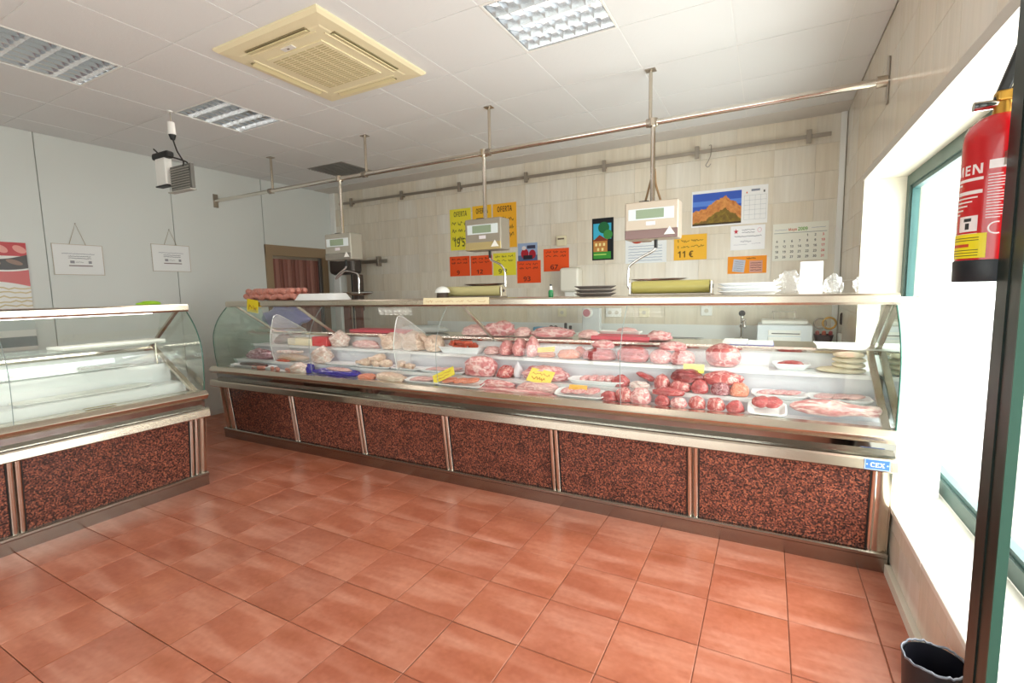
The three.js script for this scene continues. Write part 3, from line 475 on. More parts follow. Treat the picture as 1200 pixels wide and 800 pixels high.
wallSheet('picture_calendar', 'dark picture calendar showing a small house under a green tree', 'calendar', 694, 256.5, 719, 304, canvasTex(256, 480, (g, w, h) => {
  g.fillStyle = '#14161c'; g.fillRect(0, 0, w, h); g.fillStyle = '#3fb4d8'; g.fillRect(14, 60, w - 40, 180); g.fillStyle = '#1c6a3c'; g.beginPath(); g.arc(140, 110, 66, 0, 7); g.fill(); g.fillStyle = '#3f8f44'; g.beginPath(); g.arc(190, 190, 54, 0, 7); g.fill(); g.fillStyle = '#c98a48'; g.fillRect(14, 240, 170, 150); g.fillStyle = '#8a3a20'; g.beginPath(); g.moveTo(10, 260); g.lineTo(90, 190); g.lineTo(196, 260); g.fill(); g.fillStyle = '#f6e6a0'; for (const [x, y] of [[36, 284], [82, 284], [130, 284], [60, 340], [112, 340]]) g.fillRect(x, y, 26, 34); g.fillStyle = '#3d9a3a'; g.fillRect(14, 384, w - 44, 80); g.fillStyle = '#b8e070'; g.fillRect(20, 408, 150, 14);
}));
wallSheet('landscape_calendar', 'wall calendar with a photograph of orange mountains under blue sky', 'calendar', 811, 225, 899, 260.5, canvasTex(1024, 440, (g, w, h) => {
  g.fillStyle = '#f4f4f4'; g.fillRect(0, 0, w, h); const W = 670; g.fillStyle = '#3c5fc0'; g.fillRect(14, 36, W, 385); g.fillStyle = '#5f8ae0'; g.fillRect(14, 130, W, 60);
  const top = []; for (let x = 0; x <= 60; x++) top.push([14 + W * x / 60, 250 - 150 * Math.exp(-Math.pow((x - 38) / 16, 2)) - 60 * fbm(x * 0.3, 2, 3) + 20]);
  for (let L = 0; L < 26; L++) { for (let x = 0; x < 60; x++) { const n = fbm(x * 0.28, L * 0.5, 7), y0 = top[x][1] + L * 12; if (y0 > 410) continue; const deep = L / 26; const c = deep < 0.45 ? mix([176, 96, 48], [226, 160, 90], n * 1.3) : mix([96, 70, 36], [150, 128, 48], n * 1.2); g.fillStyle = `rgb(${c.map(Math.round).join(',')})`; g.fillRect(top[x][0], y0, W / 60 + 1, Math.min(421 - y0, 40)); } }
  g.fillStyle = '#3e2d1c'; g.fillRect(14, 400, W, 21); g.strokeStyle = '#9aa0ac'; g.lineWidth = 2; for (let r = 0; r < 6; r++) { g.beginPath(); g.moveTo(720, 110 + r * 56); g.lineTo(1005, 110 + r * 56); g.stroke(); } for (let c = 0; c < 5; c++) { g.beginPath(); g.moveTo(720 + c * 71, 110); g.lineTo(720 + c * 71, 390); g.stroke(); }
  g.fillStyle = '#8a90a0'; g.fillRect(810, 40, 110, 24); g.fillStyle = '#d06030'; g.fillRect(744, 66, 16, 18); g.fillStyle = '#555'; g.fillRect(966, 60, 20, 26);
}));
wallSheet('notice', 'white notice with a red star below the landscape calendar', 'notice', 856.5, 265.5, 896, 291.5, canvasTex(512, 340, (g, w, h) => {
  g.fillStyle = '#fafafc'; g.fillRect(0, 0, w, h); g.fillStyle = '#c8283c'; g.beginPath(); for (let k = 0; k < 10; k++) { const a = -Math.PI / 2 + k * Math.PI / 5, r = k % 2 ? 16 : 40; g.lineTo(82 + r * Math.cos(a), 78 + r * Math.sin(a)); } g.fill(); g.strokeStyle = '#e29ab0'; g.lineWidth = 5; g.beginPath(); g.arc(430, 70, 28, 0, 7); g.stroke();
  g.strokeStyle = '#54566a'; scribble(g, 170, 60, 190, 7, 22, 5); scribble(g, 170, 96, 190, 7, 22, 5); scribble(g, 60, 150, 400, 7, 40, 6); g.strokeStyle = '#8a8ca0'; scribble(g, 150, 220, 160, 10, 14, 6); scribble(g, 50, 266, 200, 4, 20, 3); scribble(g, 320, 256, 130, 4, 20, 3);
}));
wallSheet('month_calendar', 'white month calendar sheet for May with red Sundays', 'calendar', 906, 263, 969.5, 303.5, canvasTex(768, 500, (g, w, h) => {
  g.fillStyle = '#efeee2'; g.fillRect(0, 0, w, h); g.strokeStyle = '#66707c'; g.lineWidth = 5; g.beginPath(); g.moveTo(20, 128); g.lineTo(748, 128); g.stroke();
  g.textBaseline = 'middle'; g.font = 'bold 46px sans-serif'; g.textAlign = 'center'; g.fillStyle = '#c8603c'; g.fillText('Mayo', 280, 84); g.fillStyle = '#6aa83c'; g.font = 'bold 62px sans-serif'; g.fillText('2009', 420, 82); g.strokeStyle = '#9098b0'; scribble(g, 30, 84, 180, 4, 24, 4); scribble(g, 540, 74, 190, 4, 24, 4);
  g.font = 'bold 44px sans-serif'; for (let d = 1; d <= 31; d++) { const k = d + 3, c = k % 7, r = Math.floor(k / 7); g.fillStyle = c === 6 ? '#d0423c' : '#3e4040'; g.fillText(String(d), 64 + c * 106, 168 + r * 70); }
}));
wallSheet('price_note', 'amber price note reading eleven euros beside the beige scale', 'note', 790, 276, 828, 303.5, canvasTex(360, 260, (g, w, h) => { g.fillStyle = '#f6bd3c'; g.fillRect(0, 0, w, h); g.strokeStyle = '#7a5a1c'; g.fillStyle = '#5c4212'; g.font = 'bold 40px sans-serif'; g.fillText('1', 36, 78); g.fillText('1', 36, 140); scribble(g, 80, 66, 90, 12, 14, 5); scribble(g, 190, 62, 130, 12, 14, 5); scribble(g, 80, 126, 90, 12, 14, 5); scribble(g, 190, 122, 140, 12, 14, 5); g.font = 'bold 92px sans-serif'; g.fillText('11 €', 40, 232); }));
wallSheet('notice', 'white printed sheet with a red picture behind the beige scale', 'notice', 733, 278, 781, 307, canvasTex(512, 300, (g, w, h) => { g.fillStyle = '#eef2f4'; g.fillRect(0, 0, w, h); g.fillStyle = '#b8442c'; g.beginPath(); g.ellipse(150, 46, 70, 34, 0, 0, 7); g.fill(); g.fillStyle = '#8a6a4a'; g.fillRect(210, 24, 120, 46); g.strokeStyle = '#7a90b0'; for (let k = 0; k < 6; k++) scribble(g, 40, 110 + k * 32, 420, 4, 50, 4); }));
wallSheet('price_note', 'orange card with two printed slips above the white trays', 'note', 853, 301, 898, 319.5, canvasTex(512, 220, (g, w, h) => { g.fillStyle = '#f79a2a'; g.fillRect(0, 0, w, h); g.save(); g.translate(150, 120); g.rotate(0.12); g.fillStyle = '#c2c6d4'; g.fillRect(-80, -80, 160, 160); g.strokeStyle = '#7d8296'; for (let k = 0; k < 5; k++) scribble(g, -60, -50 + k * 28, 120, 4, 20, 4); g.restore(); g.fillStyle = '#d8a090'; g.fillRect(290, 60, 170, 150); g.strokeStyle = '#6a4448'; for (let k = 0; k < 4; k++) scribble(g, 304, 90 + k * 30, 140, 5, 20, 6); g.strokeStyle = '#5c3a10'; scribble(g, 250, 30, 120, 10, 14, 7); }));
// hanging signs on the left wall
function leftWallBox(z0, z1, y0, y1, th = 0.006) { return [box(z1 - z0, y1 - y0, th), [XL + 0.006 + th / 2, (y0 + y1) / 2, (z0 + z1) / 2], [0, Math.PI / 2, 0]]; }
for (const [z0, z1, y0, y1, lab, n] of [[-2.405, -2.01, 1.685, 1.98, 'white notice board on a string beside the wall panel joint', 1], [-3.24, -2.845, 1.74, 2.037, 'white notice board on a string nearer to the doorway', 2]]) {
  const t = thing('hanging_sign', lab, 'sign', [XL + 0.009, y0, (z0 + z1) / 2], Math.PI / 2, 'white notices on the panel wall'), w = z1 - z0, h = y1 - y0;
  part(t, 'board', tr(box(w, h, 0.006), 0, h / 2, 0), print(canvasTex(512, 384, (g, W, H) => { g.fillStyle = '#eceeee'; g.fillRect(0, 0, W, H); g.strokeStyle = '#bcae9a'; g.lineWidth = 6; g.strokeRect(3, 3, W - 6, H - 6); g.strokeStyle = '#8d90a0'; scribble(g, 90, 118, 330, 4, 50, 5); g.strokeStyle = '#6d6f7a'; scribble(g, 150, 150, 230, 4, 40, 5); scribble(g, 150, 174, 230, 4, 40, 5); g.fillStyle = '#9a9aa0'; g.fillRect(165, 205, 44, 34); g.fillRect(350, 205, 34, 34); g.strokeStyle = '#8d8d92'; scribble(g, 220, 222, 80, 5, 12, 4); g.fillStyle = '#7a6468'; g.fillRect(150, 262, 240, 12); })));
  const sy = n === 1 ? 0.2 : 0.17; part(t, 'string', tube([[-w * 0.16, h, 0.004], [0, h + sy, 0.001], [w * 0.16, h, 0.004]], 0.0022, 5, 2), std(0xa89878, 0.8)); part(t, 'nail', tr(cyl(0.004, 0.004, 0.014, 8).rotateX(Math.PI / 2), 0, h + sy, 0), steelDull);
}
{
  const [g, p, r] = leftWallBox(-1.83, -1.1, 1.0, 1.965, 0.012);
  const t = solo('framed_poster', 'glossy red and white poster on the wall behind the empty counter', 'poster', g, print(canvasTex(512, 640, (c, w, h) => {
    c.fillStyle = '#e8e6e2'; c.fillRect(0, 0, w, h); c.fillStyle = '#c4343c'; c.fillRect(0, 0, w, 80); c.fillStyle = '#e89a90'; for (let k = 0; k < 6; k++) { c.beginPath(); c.ellipse(60 + k * 84, 40, 34, 20, 0.5, 0, 7); c.fill(); }
    c.fillStyle = '#3c3230'; c.beginPath(); c.moveTo(0, 80); c.bezierCurveTo(160, 60, 300, 150, w, 70); c.lineTo(w, 150); c.bezierCurveTo(340, 190, 160, 120, 0, 160); c.fill(); c.fillStyle = '#8c6a58'; for (let k = 0; k < 5; k++) { c.beginPath(); c.ellipse(50 + k * 100, 116, 40, 14, 0.3, 0, 7); c.fill(); }
    c.fillStyle = '#d05a58'; c.beginPath(); c.moveTo(0, 160); c.bezierCurveTo(160, 130, 340, 200, w, 160); c.lineTo(w, 260); c.bezierCurveTo(320, 200, 160, 240, 0, 200); c.fill();
    c.strokeStyle = '#cbb98c'; for (let k = 0; k < 5; k++) scribble(c, 0, 270 + k * 26, w, 8, 20, 8); c.fillStyle = '#9aa6c0'; for (let k = 0; k < 5; k++) c.fillRect(40 + k * 100, 400, 50, 30); c.fillStyle = '#c4ccca'; c.fillRect(0, 440, w, 80); c.fillStyle = '#6d7678'; c.fillRect(0, 560, w, 60);
  }), 0.3), p, r);
}

// ---------------------------------------------------------------- goods: generators
const tiers = { D: { z: -2.93, y: 0.737 }, F: { z: -3.112, y: 0.80 }, T: { z: -3.33, y: 0.935 }, L: { z: -3.58, y: 1.06 }, S: { z: -3.12, y: 1.395 }, B: { z: -5.08, y: 0.9 } };
function blobGeo(w, h, d, seed, rough = 0.16, flat = 0.5, seg = 24) {
  const g = new THREE.SphereGeometry(1, seg, Math.round(seg * 0.66)), p = g.attributes.position, n = V3();
  for (let i = 0; i < p.count; i++) { n.fromBufferAttribute(p, i); const k = 1 + rough * 3 * (fbm(n.x * 1.9 + seed * 7.1, n.y * 1.9 + seed * 3.3, n.z * 1.9 + seed, 4) - 0.5); let y = n.y * k; if (y < -flat) y = -flat - (-flat - y) * 0.12; p.setXYZ(i, n.x * k * w / 2, (y + flat + 0.05) * h / (1.05 + flat), n.z * k * d / 2); }
  g.computeBoundingBox(); const B = g.boundingBox; g.translate(-(B.min.x + B.max.x) / 2, -B.min.y, -(B.min.z + B.max.z) / 2); g.scale(w / (B.max.x - B.min.x), h / (B.max.y - B.min.y), d / (B.max.z - B.min.z)); g.computeVertexNormals(); return g;
}
function ringLoft(rings, n = 28, pw = 5, close = true) {          // rings of [halfWidth, halfDepth, y]; superellipse outline
  const pos = [], idx = [], uv = []; for (const [a, b, y] of rings) for (let k = 0; k < n; k++) { const t = k / n * Math.PI * 2, c = Math.cos(t), s = Math.sin(t); pos.push(a * Math.sign(c) * Math.pow(Math.abs(c), 2 / pw), y, b * Math.sign(s) * Math.pow(Math.abs(s), 2 / pw)); uv.push(k / n, y); }
  for (let r = 0; r + 1 < rings.length; r++) for (let k = 0; k < n; k++) { const j = (k + 1) % n, A = r * n + k, B = r * n + j, Cc = (r + 1) * n + j, D = (r + 1) * n + k; idx.push(A, D, B, B, D, Cc); }
  const g = new THREE.BufferGeometry(); g.setAttribute('position', new THREE.Float32BufferAttribute(pos, 3)); g.setAttribute('uv', new THREE.Float32BufferAttribute(uv, 2)); g.setIndex(idx); g.computeVertexNormals(); return g;
}
function trayGeo(w, d, h) { const a = w / 2, b = d / 2, i = Math.min(0.03, a * 0.3); return ringLoft([[0.001, 0.001, 0], [a - i, b - i, 0], [a - i, b - i, 0.002], [a, b, h - 0.003], [a, b, h], [a - 0.008, b - 0.008, h], [a - i - 0.006, b - i - 0.006, 0.006], [0.001, 0.001, 0.006]]).toNonIndexed(); }
function flatten(g) { g.computeVertexNormals(); return g; }
function at(tier, u0, u1, vt, dz = 0, lift = 0) { const T = tiers[tier], z = T.z + dz, y = T.y + lift + 0.001, x0 = xAt(u0, y, z), x1 = xAt(u1, y, z), top = P((u0 + u1) / 2, vt, 2, z).y; return { x: (x0 + x1) / 2, w: x1 - x0, h: Math.max(0.012, top - y), y, z }; }
let seedN = 1;
// one lump of meat: [name, label, category, material, tier, u0, u1, vTop, options]
function lump(name, label, cat, m, tier, u0, u1, vt, o = {}) {
  const q = at(tier, u0, u1, vt, o.dz ?? 0, o.lift ?? 0), dm = { D: 0.12, F: 0.18, T: 0.2 }[tier] ?? 0.3, d = Math.min(dm - 2 * Math.abs(o.dz ?? 0) * (tier === 'D' ? 0.5 : 0), o.d ?? Math.max(0.07, q.w * 0.8));
  const w = q.w * 0.98, g = blobGeo(w, q.h * (o.hk ?? 1.12), d, seedN++, o.rough ?? 0.17, o.flat ?? 0.5, o.seg ?? 24); if (o.tilt) g.rotateZ(o.tilt);
  return solo(name, label, cat, g, m, [q.x, q.y, q.z], [0, o.ry ?? rr(-0.12, 0.12), 0], o.group);
}
function tray(label, tier, u0, u1, o = {}) {
  const q = at(tier, u0, u1, 300, o.dz ?? 0, o.lift ?? 0), d = Math.min(o.d ?? 0.16, tier === 'D' ? 0.128 : 1), h = o.h ?? 0.022, rx = o.rx ?? 0;
  const g = flatten(trayGeo(q.w, d, h)); g.rotateX(rx); g.computeBoundingBox(); g.translate(0, -g.boundingBox.min.y, 0);
  solo('foam_tray', label, 'tray', g, o.m ?? foam, [q.x, q.y, q.z], [0, o.ry ?? 0, 0], o.group);
  return { ...q, d, h, rx, ry: o.ry ?? 0, yIn: q.y + 0.007 };
}
function slices(trayQ, name, label, cat, m, n, group, o = {}) {
  const { x, y, z, w, d, rx } = trayQ, base = o.base ?? 0.009, iw = w * 0.8, span = o.span ?? iw;
  for (let k = 0; k < n; k++) {
    const sw = span / n * (o.over ?? 1.3), px = x - span / 2 + sw / 2 + (n > 1 ? (span - sw) * k / (n - 1) : 0);
    const g = blobGeo(sw, o.h ?? 0.02, d * (o.dk ?? 0.72), seedN++, 0.14, 0.35, 18); g.rotateX(rx); if (n > 1) g.rotateZ(o.lean ?? 0.13); g.computeBoundingBox(); g.translate(0, -g.boundingBox.min.y, 0);
    solo(name, label, cat, g, m, [px, y + base + (o.step ?? 0.003) * k, z], [0, 0, 0], group);
  }
}
function priceTag(label, tier, u0, u1, v0, v1, o = {}) {
  const z = tiers[tier].z + (o.dz ?? 0), a = P(u0, v0, 2, z), b = P(u1, v1, 2, z), w = b.x - a.x, h = a.y - b.y;
  solo('price_tag', label, 'price tag', box(w, h, 0.0015), print(canvasTex(192, 128, (g, W, H) => { g.fillStyle = o.bg ?? '#f2d24a'; g.fillRect(0, 0, W, H); g.strokeStyle = o.ink ?? '#c8862c'; scribble(g, 24, 44, 140, 10, 18, 5); scribble(g, 30, 88, 110, 14, 12, 7); })), [(a.x + b.x) / 2, (a.y + b.y) / 2, z], [o.rx ?? -0.5, o.ry ?? 0, o.rz ?? 0]);
}
const lumpRow = (rows) => rows.forEach(r => lump(...r));

// ---------------------------------------------------------------- upper display step (T), left to right
lumpRow([
  ['cured_ham', 'brown piece of cured ham behind the clear divider by the sausage bag', 'meat', M.dark, 'T', 326, 344, 392],
]);
{
  const q = at('T', 344, 372, 396); solo('cheese_block', 'pale cream block beside the red packet', 'cheese', rbox(q.w, q.h, 0.14, 0.008, 2), std(0xeee3c4, 0.6), [q.x, q.y + q.h / 2, q.z]);
  const r = at('T', 372, 389, 394); solo('red_packet', 'bright red packet beside the pale cream block', 'packet', rbox(r.w, r.h, 0.13, 0.008, 2), std(0xd63c40, 0.35), [r.x, r.y + r.h / 2, r.z]);
  function bag(label, tier, u0, u1, vt, m, o = {}) {               // knotted plastic bag
    const k = at(tier, u0, u1, vt, o.dz ?? 0), g = blobGeo(k.w, k.h, Math.min(0.14, k.w), seedN++, 0.2, 0.6, 30), p = g.attributes.position;
    for (let i = 0; i < p.count; i++) { const f = Math.max(0, p.getY(i) / k.h - 0.45) / 0.55, c = 1 - 0.75 * f * f + 0.25 * f * (fbm(p.getX(i) * 60, p.getY(i) * 8, p.getZ(i) * 60, 2) - 0.5); p.setX(i, p.getX(i) * c + (o.kx ?? 0) * f); p.setZ(i, p.getZ(i) * c); }
    g.computeVertexNormals(); return solo('plastic_bag', label, 'bag', g, m, [k.x, k.y, k.z]);
  }
  const bagM = new THREE.MeshPhysicalMaterial({ map: meatTex([240, 196, 180], [248, 226, 214], [252, 246, 242], 120, 0.1), roughness: 0.25, clearcoat: 0.6 });
  bag('knotted clear bag of poultry beside the red packet', 'T', 388, 411, 386, bagM); bag('knotted clear bag of poultry on the step below the red packet', 'F', 365, 390, 404, bagM, { kx: 0.03 }); bag('small white knotted bag beside the blue film packet', 'D', 342, 364, 424, bagM);
  const sausM = new THREE.MeshPhysicalMaterial({ map: meatTex([150, 92, 104], [186, 134, 146], [226, 204, 212], 131, 0.1), roughness: 0.2, clearcoat: 0.7 }); bag('purple plastic bag of dark sausages at the counter end', 'F', 290, 322, 407, sausM);
  bag('white plastic bag standing between the pork piles', 'F', 603, 612, 423, std(0xe9e4ec, 0.3), { dz: -0.01 });
}
function chicken(label, tier, u0, u1, vt, o = {}) {
  const q = at(tier, u0, u1, vt, o.dz ?? 0), t = thing('whole_chicken', label, 'poultry', [q.x, q.y, q.z], o.ry ?? 0, 'whole chickens on the upper step');
  part(t, 'body', blobGeo(q.w, q.h, 0.17, seedN++, 0.12, 0.55), M.chicken);
  for (const s of [-1, 1]) { const g = new THREE.LatheGeometry([[0.001, -0.05], [0.026, -0.035], [0.03, -0.01], [0.02, 0.025], [0.011, 0.05], [0.013, 0.06], [0.001, 0.066]].map(p => new THREE.Vector2(...p)), 12); g.rotateX(0.9).rotateY(s * 0.5); part(t, 'drumstick', g, M.chicken, [s * q.w * 0.26, q.h * 0.66, 0.05]); }
}
chicken('plump pale whole chicken beside the tray of red sausages', 'T', 449, 473, 389); chicken('plump pale whole chicken beside the tray of red sausages', 'T', 473.5, 499, 387, { dz: 0.0, ry: 0.2 }); chicken('plump pale whole chicken beside the tray of red sausages', 'T', 499.5, 521, 392, { ry: -0.2 });
lumpRow([
  ['rib_strip', 'long pale rib strip between the poultry bag and the whole chickens', 'meat', M.porkPale, 'T', 412, 448, 399, { d: 0.09, rough: 0.25 }],
  ['rib_strip', 'pale pink strips of belly beside the pork chops', 'meat', M.porkPale, 'T', 567, 587, 406, { d: 0.12, rough: 0.2 }],
]);
{
  const q = tray('deep white foam tray heaped with red sausages', 'T', 518, 566, { h: 0.055, d: 0.18 });
  for (let k = 0; k < 18; k++) { const c = new THREE.CapsuleGeometry(0.014, 0.06, 4, 10); c.rotateZ(Math.PI / 2 + rr(-0.2, 0.2)); solo('red_sausage', 'short orange red sausage heaped in the deep white tray', 'sausage', c, M.chorizo, [q.x - 0.1 + 0.2 * ((k % 6) + rr(0, 0.6)) / 6, q.y + 0.05 + Math.floor(k / 6) * 0.02, q.z + rr(-0.05, 0.05)], [0, rr(-0.9, 0.9), 0], 'red sausages in the deep tray'); }
}
// pork chops standing on edge
for (const [a, b, v] of [[587, 602, 400], [602.5, 617, 398], [617.5, 632, 396]]) lump('pork_chop', 'thick round pork chop leaning in a row on the upper step', 'meat', M.pork, 'T', a, b, v, { d: 0.16, rough: 0.1, group: 'leaning pork chops', ry: 0 });
lumpRow([
  ['pork_slice', 'small pink slice under the amber tag on the upper step', 'meat', M.salmon, 'T', 631, 651, 411, { d: 0.12 }],
  ['loin_slice', 'salmon pink loin slices beside the dark red joint', 'meat', M.salmon, 'T', 654, 682, 410, { d: 0.14 }],
  ['loin_slice', 'orange tinted loin piece tucked behind the salmon pink slices', 'meat', M.chorizo, 'T', 671, 688, 407, { dz: -0.06, d: 0.08 }],
  ['beef_joint', 'smooth dark red beef joint on the upper step under a smaller cut', 'meat', M.beef, 'T', 683, 724, 409, { d: 0.17 }],
  ['beef_cut', 'small pink cut resting on top of the dark red joint', 'meat', M.rib, 'T', 693, 721, 399, { lift: 0.08, d: 0.12, dz: -0.01 }],
  ['beef_joint', 'domed rosy beef joint between the joint pair and the dark red joint', 'meat', M.beef, 'T', 723, 763, 407, { d: 0.18 }],
  ['pork_loin', 'rounded pink pork loin touching the domed beef joint', 'meat', M.pork, 'T', 761, 789, 410, { d: 0.17, rough: 0.08 }],
  ['pork_loin', 'rounded rosy pork loin beside the marbled wrapped joint', 'meat', M.pork, 'T', 785, 815, 411, { d: 0.17, rough: 0.08 }],
  ['sliced_ham', 'folded pale slices lying on the pair of pork loins', 'meat', M.rib, 'T', 772, 806, 401, { lift: 0.085, dz: -0.02, d: 0.12 }],
  ['beef_joint', 'large marbled wrapped beef joint standing alone on the upper step', 'meat', M.beefFat, 'T', 826, 869, 405, { d: 0.19, rough: 0.1, flat: 0.7 }],
]);
{
  const q = tray('small white foam tray of mince beside the folded cloths', 'T', 904, 949, { h: 0.04, d: 0.14 });
  slices(q, 'mince_portion', 'red mince portion in the small white tray', 'meat', M.beef, 1, undefined, { h: 0.035, base: 0.02, span: q.w * 0.7, over: 1 });
  // folded cloths
  const cl = std(0xe6dcc0, 0.9); [[955, 1016, 0.03], [974, 1014, 0.03], [974, 1014, 0.03], [975, 1012, 0.026]].forEach(([a, b, h], k) => { const s = at('T', a, b, 400); solo('folded_cloth', ['wide beige folded cloth at the bottom of the stack', 'beige folded cloth second in the stack', 'beige folded cloth third in the stack', 'beige folded cloth on top of the stack'][k], 'cloth', blobGeo(s.w, h * 1.1, 0.17, seedN++, 0.07, 0.6).scale(1, 1, 1), cl, [s.x, s.y + k * 0.03, s.z], [0, rr(-0.06, 0.06), 0], 'folded beige cloths'); });
}
priceTag('amber tag on the pink slices of the upper step', 'T', 630, 650, 406, 413, { bg: '#f4c24e', dz: 0.07, rz: 0.1 });
priceTag('lime yellow tag clipped to the upper step edge', 'T', 801, 825, 426, 437.5, { bg: '#ece86c', dz: 0.19, rx: -0.2, ink: '#8aa03c' });

// ---------------------------------------------------------------- middle display step (F)
{
  const q = at('F', 322, 366, 410), tb = thing('plastic_tub', 'clear tub of preserved food with white sticks on it', 'tub', [q.x, q.y, q.z]);
  part(tb, 'tub', flatten(trayGeo(q.w, 0.15, 0.075)), clearPlastic); part(tb, 'contents', blobGeo(q.w * 0.86, 0.06, 0.12, seedN++, 0.1, 0.5), std(0xc9a888, 0.6), [0, 0.008, 0]); 
  for (let k = 0; k < 3; k++) solo('white_pudding', 'white pudding stick lying across the clear tub', 'sausage', new THREE.CapsuleGeometry(0.014, 0.11, 4, 10).rotateZ(Math.PI / 2), M.fat, [q.x - 0.1 + k * 0.09, q.y + 0.092, q.z + 0.02], [0, 0.7, 0], 'white pudding sticks');
  const e = tray('flat white foam tray left empty on the middle step', 'F', 386, 424, { h: 0.018, d: 0.17 });
}
function drumstick(label, tier, u, o = {}) { const T = tiers[tier], z = T.z + (o.dz ?? 0), x = xAt(u, T.y, z); const g = new THREE.LatheGeometry([[0.001, -0.07], [0.03, -0.055], [0.038, -0.02], [0.03, 0.02], [0.015, 0.055], [0.012, 0.075], [0.017, 0.085], [0.001, 0.092]].map(p => new THREE.Vector2(...p)), 14); g.rotateZ(Math.PI / 2); solo('drumstick', label, 'poultry', g, M.chicken, [x, T.y + 0.04 + (o.lift ?? 0), z], [0, o.ry ?? 0, 0], o.group); }
{
  const q = tray('white foam tray holding chicken legs', 'F', 418, 462, { h: 0.02, d: 0.17 }); [[428, 0.3, 0], [440, -0.4, 0], [452, 0.2, 0], [444, 0.9, 0.045]].forEach(([u, ry, l]) => drumstick('pale chicken leg in the white tray', 'F', u, { ry, lift: l, group: 'chicken legs in the tray' }));
  const q2 = tray('white foam tray holding small chicken wings', 'F', 462, 494, { h: 0.02, d: 0.16 }); for (let k = 0; k < 6; k++) solo('chicken_wing', 'small pale chicken wing in the white tray', 'poultry', tube([[-0.04, 0.015, 0], [-0.01, 0.03, 0.02], [0.02, 0.02, 0], [0.045, 0.012, -0.02]], 0.016, 10), M.chicken, [q2.x + rr(-0.06, 0.06), q2.y + 0.012 + (k > 3 ? 0.02 : 0), q2.z + rr(-0.04, 0.04)], [0, rr(-2, 2), 0], 'chicken wings in the tray');
  const q3 = tray('white foam tray of very pale pork strips', 'F', 494, 548, { h: 0.025, d: 0.17 }); slices(q3, 'pork_strip', 'very pale pork strip in the white tray', 'meat', M.porkPale, 3, 'pale pork strips');
}
lumpRow([
  ['pork_shoulder', 'rolled marbled pork shoulder behind the red ribs', 'meat', M.rib, 'F', 544, 583, 419, { d: 0.18 }],
  ['rib_cut', 'deep red rib cut next to the white bag', 'meat', M.beefFat, 'F', 583.5, 603, 429, { d: 0.15, rough: 0.28 }],
  ['pork_belly', 'large pork belly under the big yellow tag', 'meat', M.rib, 'F', 613, 668, 430, { d: 0.2, rough: 0.22 }],
]);
{
  const q = tray('white foam tray of pink cutlets between the pork belly and the beef', 'F', 668, 736, { h: 0.035, d: 0.18 }); slices(q, 'cutlet', 'pink pork cutlet overlapping in the white tray', 'meat', M.rib, 4, 'pink cutlets', { h: 0.035, base: 0.018, span: q.w * 0.62 });
}
lumpRow([
  ['beef_piece', 'round dark beef piece beside the tray of pink cutlets', 'meat', M.beef, 'F', 717, 738, 440, { dz: 0.03 }],
  ['fat_trimming', 'white crumpled fat trimming below the tilted beef piece', 'fat', M.fat, 'F', 737, 762, 447, { rough: 0.4, dz: 0.04 }],
  ['beef_piece', 'tilted oval beef piece above the white fat', 'meat', M.beef, 'F', 744, 768, 435, { dz: -0.06, tilt: -0.4, hk: 0.7, lift: 0.05 }],
  ['beef_piece', 'upright pale edged beef piece beside the white fat', 'meat', M.beefFat, 'F', 766, 786, 440, { dz: 0.0 }],
  ['beef_piece', 'veined beef piece under the broad dark steak', 'meat', M.beefFat, 'F', 784, 811, 446, { dz: 0.02 }],
  ['beef_steak', 'broad dark steak lying across two beef pieces', 'meat', M.beefDark, 'F', 785, 827, 433, { dz: -0.015, lift: 0.055, d: 0.12 }],
  ['beef_piece', 'round even red beef piece on the step edge', 'meat', M.beef, 'F', 808, 831, 446, { dz: 0.04 }],
  ['beef_steak', 'long wrapped steak lying on the beef pieces by the empty step', 'meat', M.beefFat, 'F', 824, 873, 436, { dz: -0.015, lift: 0.05, d: 0.12 }],
  ['beef_piece', 'frosty plum coloured beef piece on the step edge', 'meat', wet(meatTex([140, 62, 72], [190, 120, 126], [226, 196, 200], 140, 0.08)), 'F', 832, 857, 449, { dz: 0.04 }],
  ['beef_piece', 'bright red beef piece last on the step edge', 'meat', M.salmon, 'F', 855, 878, 450, { dz: 0.04 }],
]);
{
  const q = tray('white foam tray of thin slices next to the bright red beef', 'F', 880, 946, { h: 0.03, d: 0.18 }); slices(q, 'thin_slice', 'thin pale slice in the tray next to the beef', 'meat', M.rib, 3, 'thin slices by the beef', { h: 0.012, base: 0.02 });
  const r = tray('white foam tray of thin slices at the window end', 'F', 946, 1022, { h: 0.03, d: 0.18 }); slices(r, 'thin_slice', 'thin pale slice in the tray at the window end', 'meat', M.porkPale, 3, 'thin slices at the window end', { h: 0.014, base: 0.02 });
}
priceTag('big yellow tag lying on the pork belly', 'F', 619, 648, 431, 451, { dz: 0.1, rx: -0.7, rz: -0.15, bg: '#f6df62' });

